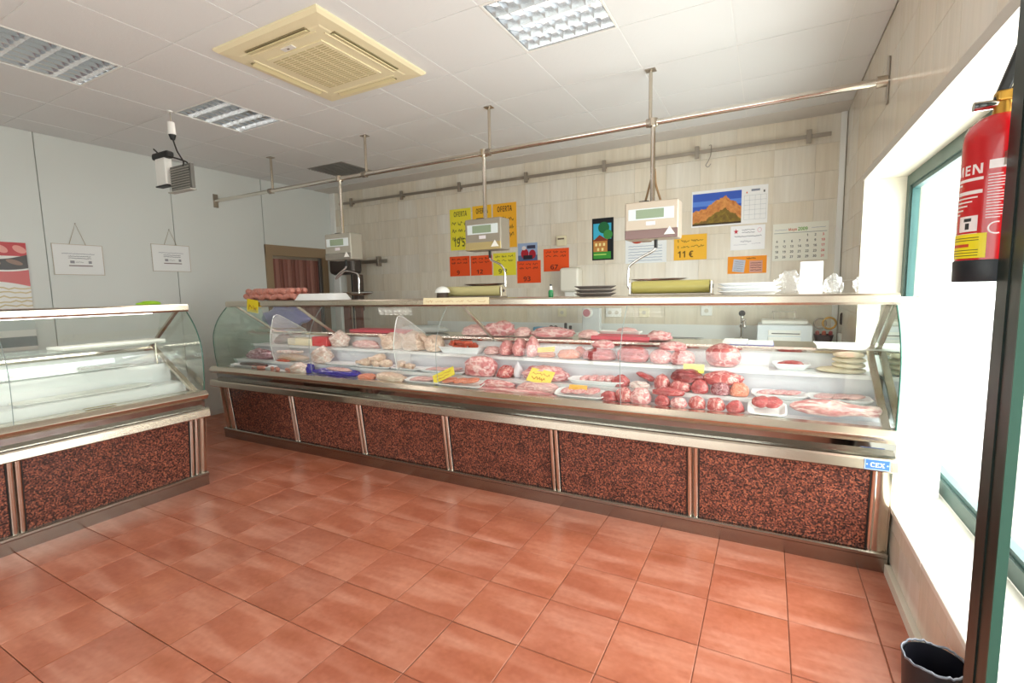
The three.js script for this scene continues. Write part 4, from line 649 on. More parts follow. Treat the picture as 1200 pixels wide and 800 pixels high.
// ---------------------------------------------------------------- front deck (D)
{
  const q = tray('white foam tray of black pudding at the counter end', 'D', 274, 322, { h: 0.03, d: 0.15 }); slices(q, 'black_pudding', 'dark black pudding slab in the end tray', 'meat', M.dark, 1, undefined, { h: 0.035, base: 0.02, span: q.w * 0.7, over: 1 });
  for (let k = 0; k < 5; k++) { const u = 300 + k * 9.5, x = xAt(u, 0.76, -2.9); solo('fresh_sausage', 'short fresh orange sausage in front of the black pudding tray', 'sausage', new THREE.CapsuleGeometry(0.018, 0.06, 4, 12).rotateZ(Math.PI / 2), M.link, [x, 0.757 + (k % 2) * 0.006, -2.9 + (k % 2) * 0.03], [0, rr(-0.6, 0.6), 0], 'fresh sausages on the deck'); }
  lump('chorizo_heap', 'orange chorizo piece beside the purple sausage bag', 'sausage', M.chorizo, 'F', 324, 340, 421, { dz: 0.06, d: 0.06 });
  // packet in blue film
  const b = at('D', 362, 424, 430), t = thing('film_packet', 'long packet in shiny blue film on the front deck', 'packet', [b.x, b.y, b.z]);
  const bm = new THREE.MeshPhysicalMaterial({ color: 0x3a2f9c, roughness: 0.22, clearcoat: 0.7 });
  part(t, 'film', blobGeo(b.w, 0.06, 0.1, seedN++, 0.3, 0.5, 30), bm); part(t, 'film_twist', blobGeo(0.09, 0.095, 0.07, seedN++, 0.4, 0.6), bm, [-b.w / 2 + 0.02, 0, 0]); part(t, 'window', blobGeo(b.w * 0.5, 0.03, 0.06, seedN++, 0.2, 0.4), M.porkPale, [0.06, 0.045, 0.005]);
  lumpRow([['giblet', 'small pile of orange chicken giblets beside the blue packet', 'poultry', M.salmon, 'D', 421, 442, 438, { rough: 0.3 }], ['chicken_breast', 'pale chicken breast on clear film beside the giblets', 'poultry', M.chicken, 'D', 440, 478, 437, { d: 0.13 }]]);
  const p = tray('white foam tray of smooth pink fillets next to the yellow tag', 'D', 478, 517, { h: 0.03, d: 0.15, rx: 0.12 }); slices(p, 'pork_fillet', 'smooth pink fillet in the tray next to the tag', 'meat', M.porkPale, 2, 'smooth pink fillets', { h: 0.022, base: 0.02 });
  const s = tray('white foam tray of orange pink steaks beside the yellow tag', 'D', 513, 568, { h: 0.03, d: 0.17, rx: 0.25 }); slices(s, 'pork_steak', 'orange pink steak in the tray beside the tag', 'meat', M.salmon, 3, 'orange pink steaks', { h: 0.022, base: 0.028 });
  lumpRow([
    ['spare_rib', 'rack of pale spare ribs behind the long front rack', 'meat', M.rib, 'D', 562, 605, 446, { d: 0.06, dz: -0.03, rough: 0.25 }],
    ['spare_rib', 'long rack of spare ribs lying along the grille', 'meat', M.rib, 'D', 556, 655, 456, { d: 0.06, dz: 0.03, rough: 0.22, seg: 34, ry: 0 }],
    ['pork_belly', 'pale pork belly strip behind the long front rack', 'meat', M.porkPale, 'D', 605, 657, 449, { d: 0.06, dz: -0.03, rough: 0.2 }],
  ]);
  const r = tray('white foam tray of marbled chops under a small orange tag', 'D', 652, 710, { h: 0.03, d: 0.17, rx: 0.25 }); slices(r, 'pork_chop', 'marbled chop in the tray under the orange tag', 'meat', M.rib, 3, 'marbled chops', { h: 0.022, base: 0.028 });
  priceTag('small orange tag on the tray of marbled chops', 'D', 667, 688, 450, 457.5, { bg: '#f6b84a', dz: 0.01 });
  priceTag('slanted yellow tag between the two front trays', 'D', 508, 532, 433, 446, { bg: '#f2dc4a', rz: 0.5, dz: 0.02 });
  lumpRow([
    ['shank_piece', 'small shank piece beside the tray of marbled chops', 'meat', M.beef, 'D', 704, 726, 459],
    ['shank_piece', 'upright shank piece with a pale knob on the grille', 'meat', M.beefFat, 'D', 721, 742, 455],
    ['shank_piece', 'big shank piece with a white fat cap', 'meat', M.rib, 'D', 738, 764, 456],
    ['beef_steak', 'long red steak with white sinew lying over a small ball of beef', 'meat', M.beef, 'D', 764, 803, 455, { dz: -0.02, lift: 0.06, d: 0.08 }],
    ['shank_piece', 'small smooth ball of beef below the long red steak', 'meat', M.beef, 'D', 767, 786, 464, { dz: 0.01, rough: 0.06 }],
    ['shank_piece', 'low pale veined shank piece beside the smooth ball', 'meat', M.rib, 'D', 785, 806, 466, { dz: 0.02 }],
    ['shank_piece', 'tall striped shank piece, first of the three spaced ones', 'meat', M.beefFat, 'D', 806, 827, 465],
    ['shank_piece', 'tall striped shank piece, middle of the three spaced ones', 'meat', M.beefFat, 'D', 828, 850, 467],
    ['shank_piece', 'rounded shank piece beside the white tray of fillets', 'meat', M.beef, 'D', 850, 873, 470],
  ]);
  const f = tray('white foam tray of deep red fillets tilted toward the glass', 'D', 876, 922, { h: 0.03, d: 0.19, rx: 0.4 }); slices(f, 'beef_fillet', 'deep red fillet in the tilted white tray', 'meat', M.beef, 2, 'deep red fillets', { h: 0.03, base: 0.045, dk: 0.8 });
  // leg of lamb
  const l = at('D', 925, 1034, 478), x0 = -l.w / 2, t2 = solo('lamb_leg', 'long leg of lamb lying on the deck at the window end', 'meat', (() => { const pts = []; const prof = [[0, 0.01], [0.06, 0.026], [0.2, 0.042], [0.38, 0.05], [0.52, 0.05], [0.64, 0.038], [0.78, 0.032], [0.9, 0.034], [0.97, 0.03], [1, 0.008]]; const g = new THREE.LatheGeometry(prof.map(([s, r]) => new THREE.Vector2(r, s * l.w)), 20); g.rotateZ(-Math.PI / 2); const p = g.attributes.position; for (let i = 0; i < p.count; i++) { const k = 1 + 0.3 * (fbm(p.getX(i) * 14, p.getY(i) * 14, p.getZ(i) * 14, 3) - 0.5); p.setY(i, p.getY(i) * k * 0.9); p.setZ(i, p.getZ(i) * k); } g.computeVertexNormals(); return g; })(), M.lamb, [l.x + x0, l.y + 0.062, l.z - 0.008], [0, 0.01, 0]);
}

// ---------------------------------------------------------------- worktop behind the glass (L)
{
  const board = (label, u0, u1, m, dz = -0.02) => { const q = at('L', u0, u1, 390, dz); solo('cutting_board', label, 'cutting board', rbox(q.w, 0.03, 0.2, 0.006), m, [q.x, q.y + 0.015, q.z]); return q; };
  const red = std(0xd84a5c, 0.5);
  board('red cutting board on the worktop behind the chickens', 418, 482, red); board('red cutting board on the worktop behind the beef joints', 697, 764, red);
  lumpRow([
    ['pork_joint', 'smooth pale pork joint on the worktop beside the bony one', 'meat', M.porkPale, 'L', 542, 576, 381, { d: 0.18 }],
    ['pork_joint', 'bony pork joint with a raised end on the worktop', 'meat', M.rib, 'L', 570, 607, 377, { d: 0.18, rough: 0.3 }],
    ['rib_pile', 'short pale rib piece on the worktop before the knives', 'meat', M.porkPale, 'L', 604, 623, 384, { d: 0.14 }],
    ['rib_pile', 'long red rib rack on the worktop before the knives', 'meat', M.rib, 'L', 621, 674, 384, { d: 0.16, rough: 0.25 }],
    ['meat_scrap', 'small wrapped scrap of meat between the ribs and the red board', 'meat', M.porkPale, 'L', 677, 702, 387, { d: 0.12 }],
    ['meat_scrap', 'pile of red and white trimmings beside the red board', 'meat', M.rib, 'L', 757, 789, 388, { d: 0.16, rough: 0.3 }],
  ]);
  // white sheet lying at the window end and the open notebook
  const q = at('L', 955, 1026, 395, 0.06); const g = new THREE.PlaneGeometry(q.w, 0.3, 16, 8).rotateX(-Math.PI / 2), p = g.attributes.position; for (let i = 0; i < p.count; i++) { const zz = p.getZ(i), x = p.getX(i); p.setY(i, 0.006 + 0.012 * fbm(x * 9, zz * 9, 3) - (zz > 0.11 ? Math.pow(zz - 0.11, 1.1) * 0.55 : 0)); } g.computeVertexNormals();
  solo('wrapping_sheet', 'white wrapping sheet hanging over the folded cloths', 'paper', g, std(0xf7f7f5, 0.7, 0, { side: THREE.DoubleSide }), [q.x, q.y + 0.004, q.z]);
  const nb = at('L', 848, 906, 395, 0.02), t = thing('notebook', 'open white notebook with a blue edge on the worktop', 'notebook', [nb.x, nb.y, nb.z]); for (const s of [-1, 1]) part(t, 'page_block', rboxAt(s < 0 ? -nb.w / 2 : 0.002, s < 0 ? -0.002 : nb.w / 2, 0.002, s < 0 ? 0.022 : 0.014, -0.1, 0.1, 0.002), paper); part(t, 'cover', boxAt(-nb.w / 2 - 0.004, nb.w / 2 + 0.004, 0, 0.002, -0.104, 0.104), std(0x6a6fc4, 0.5));
  const wp = at('L', 446, 500, 383, -0.16); solo('wrapped_parcel', 'clear wrapped grey parcel on the worktop beside the red board', 'parcel', blobGeo(wp.w, 0.07, 0.16, seedN++, 0.12, 0.6), std(0xb9c0bf, 0.3), [wp.x + 0.3, wp.y, wp.z + 0.03]);
  const tq = at('L', 703, 752, 384, -0.17); const tr1 = flatten(trayGeo(tq.w, 0.11, 0.05)); solo('steel_tray', 'white tray on the worktop behind the red board', 'tray', tr1, white, [tq.x, tq.y, tq.z]);
  const ck = at('L', 722, 748, 378, -0.17); solo('ham_piece', 'pink ham piece lying in the white worktop tray', 'meat', blobGeo(ck.w, 0.07, 0.07, seedN++), M.porkPale, [ck.x, ck.y + 0.01, ck.z]);
  const st = at('L', 749, 806, 388, -0.22); solo('knife', 'long dark knife on the worktop behind the trimmings', 'knife', merge([slab([[0, 0], [0.2, 0.0], [0.24, 0.03], [0, 0.035]], 0.002).rotateX(-Math.PI / 2), tr(rbox(0.12, 0.022, 0.03, 0.008), -0.06, 0.012, -0.016)]), darkGrey, [st.x + 0.05, st.y + 0.002, st.z]);
  // blue bags
  const bl = new THREE.MeshPhysicalMaterial({ color: 0x9c9cd0, roughness: 0.4, transmission: 0.25, thickness: 0 }); const b1 = at('L', 306, 372, 357, -0.14); solo('cloth_bundle', 'lilac plastic sack slumped on the worktop near the counter end', 'sack', blobGeo(b1.w * 0.8, 0.27, 0.26, seedN++, 0.35, 0.85), bl, [b1.x, b1.y, b1.z]);
}

// ---------------------------------------------------------------- goods on the top shelf (S)
{
  const y = 1.395;
  // sausage coil
  const x0 = xAt(293, 1.42, -3.1), x1 = xAt(354, 1.42, -3.1);
  const t = thing('sausage_links', 'stack of plump pink sausage links on the counter top shelf', 'sausage', [0, y, -3.12]);
  const cap = new THREE.CapsuleGeometry(0.03, 0.05, 5, 12); let n = 0;
  for (let row = 0; row < 3; row++) for (let lay = 0; lay < 2; lay++) { const m = 9 - lay; for (let k = 0; k < m; k++) { const x = x0 + 0.03 + (x1 - x0 - 0.06) * (k + lay * 0.5) / 8.4; part(t, 'link', cap, M.link, [x, 0.04 + lay * 0.048, 0.06 - row * 0.07], [0, 0, Math.PI / 2 + ((k % 2) - 0.5) * 0.5]); } }
  const a = P(289, 351, 2, -2.925), b = P(303, 366, 2, -2.925); solo('price_tag', 'bright yellow tag hanging from the top shelf under the sausage links', 'price tag', box(b.x - a.x, a.y - b.y, 0.0015), print(canvasTex(128, 128, (g) => { g.fillStyle = '#f0d820'; g.fillRect(0, 0, 128, 128); g.strokeStyle = '#b8861c'; scribble(g, 20, 80, 40, 24, 6, 7); scribble(g, 72, 80, 34, 24, 6, 7); })), [(a.x + b.x) / 2, (a.y + b.y) / 2, -2.925], [0, 0, -0.12]);
  const q = at('S', 354, 404, 342); const g = ringLoft([[q.w / 2, 0.13, 0], [q.w / 2 - 0.005, 0.125, 0.004], [q.w / 2 - 0.04, 0.1, 0.055], [q.w / 2 - 0.045, 0.095, 0.06], [0.001, 0.001, 0.06]], 32, 5); solo('foam_tray', 'upturned white foam tray beside the sausage links', 'tray', g.toNonIndexed(), foam, [q.x, y + 0.001, -3.12]); g.computeVertexNormals();
  // sign strip on the front edge
  const c = P(496, 348, 2, -2.93), d = P(573, 357.5, 2, -2.93); solo('shelf_sign', 'cream handwritten strip sign on the shelf edge', 'sign', box(d.x - c.x, 0.05, 0.003), print(canvasTex(512, 64, (g2, w, h) => { g2.fillStyle = '#efe3bd'; g2.fillRect(0, 0, w, h); g2.strokeStyle = '#c9a268'; for (let k = 0; k < 6; k++) scribble(g2, 20 + k * 82, 34, 60, 10, 10, 3); })), [(c.x + d.x) / 2, 1.378, -2.93], [-0.1, 0, 0]);
  // film rolls with cutters
  const roll = (label, u0, u1, v, m, r) => { const z = -3.26, a1 = xAt(u0, 1.44, z), b1 = xAt(u1, 1.44, z), tt = thing('wrap_roll', label, 'roll', [(a1 + b1) / 2, y, z]); const w = b1 - a1; part(tt, 'roll', tr(cyl(r, r, w, 20).rotateZ(Math.PI / 2), 0, r + 0.012, 0), m); part(tt, 'core', tr(cyl(r * 0.3, r * 0.3, w + 0.04, 12).rotateZ(Math.PI / 2), 0, r + 0.012, 0), darkGrey); for (const s of [-1, 1]) part(tt, 'end_bracket', rboxAt(s * (w / 2 + 0.012) - 0.006, s * (w / 2 + 0.012) + 0.006, 0, r * 2.1, -r, r, 0.003), steel); part(tt, 'base', rboxAt(-w / 2 - 0.02, w / 2 + 0.02, 0, 0.01, -r - 0.02, r + 0.02, 0.003), steelDull); };
  const film = std(0xc9c08a, 0.35);
  roll('olive wrapping film roll in a steel holder under the middle scale', 520, 588, 336, film, 0.04); roll('olive wrapping film roll in a steel holder under the beige scale', 742, 832, 336, std(0xb9ae62, 0.35), 0.042);
  const wb = at('S', 507, 531, 331, -0.02); const tb = thing('string_ball', 'white domed dispenser beside the olive film roll', 'dispenser', [wb.x, y, -3.14]); part(tb, 'dome', tr(new THREE.SphereGeometry(0.06, 20, 10, 0, 7, 0, Math.PI / 2).scale(1, 0.85, 1), 0, 0.045, 0), white); part(tb, 'base', tr(cyl(0.045, 0.05, 0.045, 18), 0, 0.0225, 0), std(0x4a3a2c, 0.6));
  // small bottle
  const gb = at('S', 639, 647, 331), bt = thing('small_bottle', 'small green bottle with a white neck on the top shelf', 'bottle', [gb.x, y, -3.16]); part(bt, 'body', new THREE.LatheGeometry([[0.001, 0], [0.017, 0], [0.018, 0.004], [0.018, 0.04], [0.012, 0.05]].map(p => new THREE.Vector2(...p)), 16), std(0x1f8a4c, 0.25)); part(bt, 'neck', tr(cyl(0.009, 0.012, 0.03, 12), 0, 0.063, 0), white); part(bt, 'cap', tr(cyl(0.008, 0.008, 0.012, 12), 0, 0.084, 0), darkGrey);
  // dark stacked trays
  const dk = at('S', 675, 718, 334); for (let k = 0; k < 3; k++) solo('dark_tray', ['dark grey foam tray at the bottom of the shelf stack', 'dark grey foam tray in the middle of the shelf stack', 'dark grey foam tray on top of the shelf stack'][k], 'tray', flatten(trayGeo(dk.w, 0.2, 0.022)), std(0x7a716c, 0.6), [dk.x, y + 0.001 + k * 0.024, -3.15], null, 'dark trays on the shelf');
  const wt = at('S', 841, 915, 331); for (let k = 0; k < 3; k++) solo('foam_tray', ['white foam tray at the bottom of the shelf stack', 'white foam tray in the middle of the shelf stack', 'white foam tray on top of the shelf stack'][k], 'tray', flatten(trayGeo(wt.w, 0.2, 0.021)), foam, [wt.x, y + 0.001 + k * 0.023, -3.14], null, 'white trays on the shelf');
  const cb = at('S', 905, 932, 311); const cbm = phys(0xffffff, { transmission: 0.9, thickness: 0, roughness: 0.12 }); solo('clear_bag', 'crumpled clear plastic bag behind the white trays', 'bag', blobGeo(0.16, 0.14, 0.13, seedN++, 0.55, 0.6, 40), cbm, [cb.x + 0.03, y + 0.001, -3.31]);
  const pc = at('S', 936, 964, 303), pt = thing('leaflet', 'white folded leaflet standing on the top shelf', 'leaflet', [pc.x, y, -3.12], -0.15); part(pt, 'front_sheet', tr(box(0.105, 0.175, 0.002).rotateX(-0.12), 0, 0.088, 0.02), print(canvasTex(128, 200, (g3, w, h) => { g3.fillStyle = '#f8f5f8'; g3.fillRect(0, 0, w, h); g3.strokeStyle = '#c8bcc8'; for (let k = 0; k < 4; k++) scribble(g3, 20, 140 + k * 12, 60, 2, 10, 2); }))); part(pt, 'back_sheet', tr(box(0.105, 0.175, 0.002).rotateX(0.12), 0, 0.088, -0.022), paper);
  for (const [u, lab] of [[978, 'crumpled clear plastic bag beside the standing leaflet'], [1016, 'crumpled clear plastic bag against the window side']]) { const k = at('S', u - 12, u + 12, 318); solo('clear_bag', lab, 'bag', blobGeo(0.1, 0.11, 0.12, seedN++, 0.55, 0.6, 40), cbm, [k.x, y + 0.001, -3.24]); }
}
// green bag on the empty counter
{ const p = P(174, 353, 1, 1.4); solo('green_bag', 'bright green folded bag on the empty counter top', 'bag', blobGeo(0.09, 0.03, 0.16, 77, 0.3, 0.5), std(0x9fd02a, 0.5), [-4.0, 1.396, P(174, 354, 0, -4.0).z]); }
// inside the empty counter
{
  const z0 = -0.15, z1 = -1.98;
  const gl = part(leftCounter, 'glass_shelf', boxAt(0.06, 1.98, 1.115, 1.121, -0.42, -0.12), glass); for (const x of [0.1, 1.0, 1.94]) part(leftCounter, 'shelf_support', rod([x, 0.94, -0.36], [x, 1.115, -0.36], 0.006), steel);
  solo('paper_pad', 'white paper sheets lying on the glass shelf of the empty counter', 'paper', rbox(0.2, 0.02, 0.62, 0.004), paper, [-4.06, 1.132, -1.62], [0, 0.1, 0]);
  [[-4.02, -0.65, 0.75], [-4.02, -1.45, 0.75]].forEach(([x, z, L], k) => solo('steel_tray', ['shallow white tray on the middle step nearer the poster', 'shallow white tray on the middle step by the glass end'][k], 'tray', flatten(trayGeo(0.17, L, 0.02)), white, [x - 0.01, 0.801, z]));
  [[-4.25, -0.65, 0.75], [-4.25, -1.45, 0.7]].forEach(([x, z, L], k) => solo('steel_tray', ['shallow white tray on the upper step nearer the poster', 'shallow white tray on the upper step by the glass end'][k], 'tray', flatten(trayGeo(0.2, L, 0.02)), white, [x, 0.936, z]));
  const a = P(117, 478, 0, -3.82); solo('price_tag', 'olive gold tag lying on the grille of the empty counter', 'price tag', box(0.05, 0.003, 0.16), print(canvasTex(128, 64, (g) => { g.fillStyle = '#a89440'; g.fillRect(0, 0, 128, 64); g.strokeStyle = '#5f5220'; scribble(g, 10, 32, 108, 12, 20, 6); })), [-3.82, 0.752, a.z], [0, 0, 0.2]);
}

// ---------------------------------------------------------------- bench and tools along the back wall
{
  const y = 0.9, t = thing('work_bench', 'long steel work bench along the tiled back wall', 'bench', [0, 0, 0]);
  part(t, 'bench_top', rboxAt(-4.2, XR - 0.03, y - 0.04, y - 0.001, ZB + 0.012, -4.78, 0.006), steel); part(t, 'splash_back', boxAt(-4.2, XR - 0.06, y, y + 0.15, ZB + 0.004, ZB + 0.016), std(0xe6eaea, 0.35)); part(t, 'front_panel', boxAt(-4.18, XR - 0.04, 0.1, y - 0.04, -4.86, -4.84), std(0x9a8a7a, 0.5)); for (const x of [-4.1, -2.6, -1.1, 0.4]) part(t, 'leg', boxAt(x - 0.02, x + 0.02, 0, y - 0.04, -4.84, -4.8), steelDull);
  const B = (u0, u1, vt, dz = 0) => at('B', u0, u1, vt, dz);
  // white box machine
  let q = B(887, 950, 375); const m = thing('label_printer', 'white boxy machine with drawers on the bench', 'machine', [q.x, y, q.z]); const w = q.w; part(m, 'case', rboxAt(-w / 2, w / 2, 0, 0.19, -0.18, 0.18, 0.01), std(0xdfe6ec, 0.4)); for (const yy of [0.06, 0.12]) part(m, 'drawer', rboxAt(-w / 2 + 0.09, w / 2 - 0.09, yy - 0.025, yy + 0.025, 0.175, 0.187, 0.004), white); for (const yy of [0.045, 0.115]) part(m, 'slot', boxAt(-0.1, 0.12, yy - 0.004, yy + 0.004, 0.187, 0.189), darkGrey); part(m, 'lid', rboxAt(-w / 2 + 0.03, w / 2 - 0.03, 0.19, 0.23, -0.16, 0.12, 0.015), std(0xe8e6de, 0.4)); part(m, 'lid_handle', rboxAt(-0.1, 0.1, 0.29, 0.305, -0.1, -0.08, 0.004), steelDull); part(m, 'handle_post', boxAt(-0.09, -0.08, 0.23, 0.29, -0.1, -0.08), steelDull); part(m, 'handle_post', boxAt(0.08, 0.09, 0.23, 0.29, -0.1, -0.08), steelDull);
  // tap
  q = B(860, 876, 364); const tp = thing('tap', 'slender steel tap with a black knob on the bench', 'tap', [q.x, y, q.z - 0.1]); part(tp, 'base', tr(cyl(0.06, 0.07, 0.04), 0, 0.02, 0), steel); part(tp, 'stem', rod([0, 0.03, 0], [0, 0.26, 0], 0.014), chrome); part(tp, 'spout', tube([[0, 0.2, 0], [0.03, 0.22, 0.04], [0.03, 0.2, 0.1], [0.03, 0.15, 0.12]], 0.012), chrome); part(tp, 'collar', tr(cyl(0.028, 0.028, 0.03), 0, 0.16, 0), chrome); part(tp, 'knob', tr(new THREE.SphereGeometry(0.03, 14, 10), 0, 0.28, 0), black);
  // knife basket
  q = B(953, 976, 385); const kb = thing('utensil_basket', 'dark red speckled basket of butcher tools on the bench', 'basket', [q.x, y, q.z]); part(kb, 'basket', flatten(trayGeo(q.w, 0.14, 0.1)), std(0x3a2a34, 0.6)); for (const [x, c, r] of [[-0.03, steelDull, 0.045], [0.04, brass, 0.05]]) part(kb, 'ring_handle', tr(new THREE.TorusGeometry(r, 0.009, 8, 20), x, 0.2, 0), c); for (const [x, mm] of [[-0.05, M.beef], [0, M.chorizo], [0.05, M.beef]]) part(kb, 'grip', tr(new THREE.CapsuleGeometry(0.016, 0.06, 4, 10), x, 0.09, 0.03), mm);
  q = B(981, 990, 363); const br = thing('sharpening_steel', 'sharpening steel with a black grip standing in a white cup', 'tool', [q.x, y, q.z]); part(br, 'cup', tr(cyl(0.03, 0.026, 0.11), 0, 0.055, 0), white); part(br, 'blade', rod([0, 0.1, 0], [0, 0.2, 0], 0.006), steel); part(br, 'grip', tr(new THREE.CapsuleGeometry(0.02, 0.07, 4, 10), 0, 0.24, 0), black);
  // slicer
  q = B(682, 704, 357, 0.06); const sl = thing('slicing_machine', 'white upright slicing machine with a pink disc on the bench', 'machine', [q.x, y, q.z]); part(sl, 'base', rboxAt(-0.14, 0.12, 0, 0.08, -0.16, 0.18, 0.012), white); part(sl, 'column', rboxAt(-0.1, 0.1, 0.08, 0.34, -0.06, 0.02, 0.01), std(0xd6dadb, 0.35)); part(sl, 'blade_guard', tr(cyl(0.055, 0.055, 0.04, 24).rotateX(Math.PI / 2), -0.03, 0.29, 0.04), white); part(sl, 'disc', tr(cyl(0.04, 0.04, 0.012, 24).rotateX(Math.PI / 2), -0.03, 0.29, 0.065), std(0xc77f8a, 0.5));
  // knives in block, blue box
  q = B(627, 641, 377); solo('blue_box', 'small blue plastic box on the bench behind the ribs', 'box', rbox(q.w, 0.12, 0.12, 0.012, 2), std(0x4f9cc4, 0.45), [q.x, y + 0.061, q.z]);
  q = B(643, 658, 376); const kh = thing('steel_tongs', 'pair of dark curved handles standing on the bench', 'tool', [q.x, y + 0.01, q.z]); for (const s of [0, 1]) part(kh, 'handle', tube([[-0.1 + s * 0.06, 0.0, 0], [-0.06 + s * 0.06, 0.12, 0], [0.0 + s * 0.04, 0.1, 0.01], [0.04 + s * 0.03, 0.0, 0.02]], 0.009), darkGrey);
  for (const [u, h, lab] of [[663, 0.17, 'taller black handled knife standing in the bench rack'], [668.5, 0.14, 'shorter black handled knife standing in the bench rack']]) { const k = B(u - 3, u + 3, 380), kn = thing('knife', lab, 'knife', [k.x, y, k.z]); part(kn, 'blade', boxAt(-0.012, 0.012, 0, 0.06, -0.001, 0.001), steel); part(kn, 'handle', rboxAt(-0.016, 0.016, 0.05, h, -0.012, 0.012, 0.008), black); }
  solo('knife_rack', 'low black rack holding two knives on the bench', 'rack', rbox(0.18, 0.04, 0.08, 0.01), black, [B(661, 671, 380).x + 0.02, y + 0.021, -5.08 + 0.09]);
  // sockets
  [[659, 366, 'single cream wall socket above the knife rack'], [719, 366, 'double white wall socket beside the slicing machine'], [755, 366, 'single cream wall socket next to the double socket'], [828, 364, 'white wall socket nearest the tap']].forEach(([u, v, lab], k) => { const p = P(u, v, 2, ZB), s = thing('wall_socket', lab, 'socket', [p.x, p.y - 0.05, ZB]); const W = k === 1 ? 0.09 : 0.055; part(s, 'plate', rboxAt(-W, W, 0, 0.1, 0.001, 0.014, 0.004), k % 2 ? white : beigePlastic); for (const x of k === 1 ? [-0.04, 0.04] : [0]) part(s, 'outlet', tr(cyl(0.022, 0.022, 0.006, 18).rotateX(Math.PI / 2), x, 0.05, 0.014), std(0xcfcabc, 0.5)); });
  // towel dispenser on the wall
  const a = P(657, 314, 2, ZB + 0.1), b = P(680, 342, 2, ZB + 0.1), W = b.x - a.x, H = a.y - b.y, td = thing('towel_dispenser', 'white rounded paper towel dispenser on the back wall', 'dispenser', [(a.x + b.x) / 2, b.y, ZB]); part(td, 'case', rboxAt(-W / 2, W / 2, 0, H, 0.001, 0.16, 0.035), std(0xeeeadd, 0.4)); part(td, 'outlet', rboxAt(-W * 0.28, W * 0.22, -0.06, 0.01, 0.03, 0.12, 0.01), white);
  // far left machine: band saw with white column
  const x0 = xAt(383, 1.5, -4.9), x1 = xAt(393, 1.5, -4.9), bs = thing('band_saw', 'white upright band saw behind the counter near the doorway', 'machine', [(x0 + x1) / 2, 0, -4.95]);
  part(bs, 'base', rboxAt(-0.3, 0.35, 0, 0.85, -0.28, 0.28, 0.03), std(0xd8dbd8, 0.4)); part(bs, 'table', rboxAt(-0.4, 0.5, 0.85, 0.88, -0.34, 0.34, 0.006), steelBright); part(bs, 'column', rboxAt(-0.07, 0.07, 0.88, 1.95, -0.2, -0.06, 0.02), std(0xe2e6e4, 0.35)); part(bs, 'wheel_case', rboxAt(-0.07, 0.42, 1.72, 1.97, -0.18, 0.02, 0.06), std(0x56504c, 0.35, 0.5)); part(bs, 'blade_guide', rod([0.32, 0.88, -0.05], [0.32, 1.75, -0.05], 0.012), darkGrey); part(bs, 'motor', rboxAt(0.36, 0.46, 1.2, 1.72, -0.14, -0.02, 0.02), std(0x4a403a, 0.5)); part(bs, 'fence_bar', rod([0.2, 1.46, 0.0], [0.75, 1.46, 0.0], 0.016), chrome);
  // hanging steel utensils by the doorway
  for (const [u, h, lab] of [[365, 0.62, 'tall bright steel sheet standing beside the doorway'], [374, 0.62, 'dark steel sheet standing next to the band saw']]) { const x = xAt(u, 1.7, -5.1); solo('steel_sheet', lab, 'steel sheet', rbox(0.1, 2.0, 0.05, 0.006), u === 365 ? steelBright : std(0x6a6664, 0.3, 0.6), [x, 1.0, -5.1]); }
  // low wooden block table seen through the glass
  const bx0 = xAt(394, 1.1, -4.55), bx1 = xAt(424, 1.1, -4.55), bt = thing('butcher_block', 'wooden butcher block with dark brown legs behind the counter', 'table', [(bx0 + bx1) / 2 + 0.15, 0, -4.32]); const bw = bx1 - bx0; const wood = std(0x6a3f30, 0.6); part(bt, 'block_top', rboxAt(-bw / 2, bw / 2, 0.86, 0.93, -0.25, 0.25, 0.01), std(0x9a6a48, 0.6)); for (const s of [-1, 1]) for (const r of [-1, 1]) part(bt, 'leg', boxAt(s * bw * 0.4 - 0.03, s * bw * 0.4 + 0.03, 0, 0.86, r * 0.2 - 0.03, r * 0.2 + 0.03), wood); for (const s of [-1, 0.4]) part(bt, 'back_rail', boxAt(s * bw * 0.32 - 0.05, s * bw * 0.32 + 0.05, 0.93, 1.36, -0.24, -0.2), wood);
}

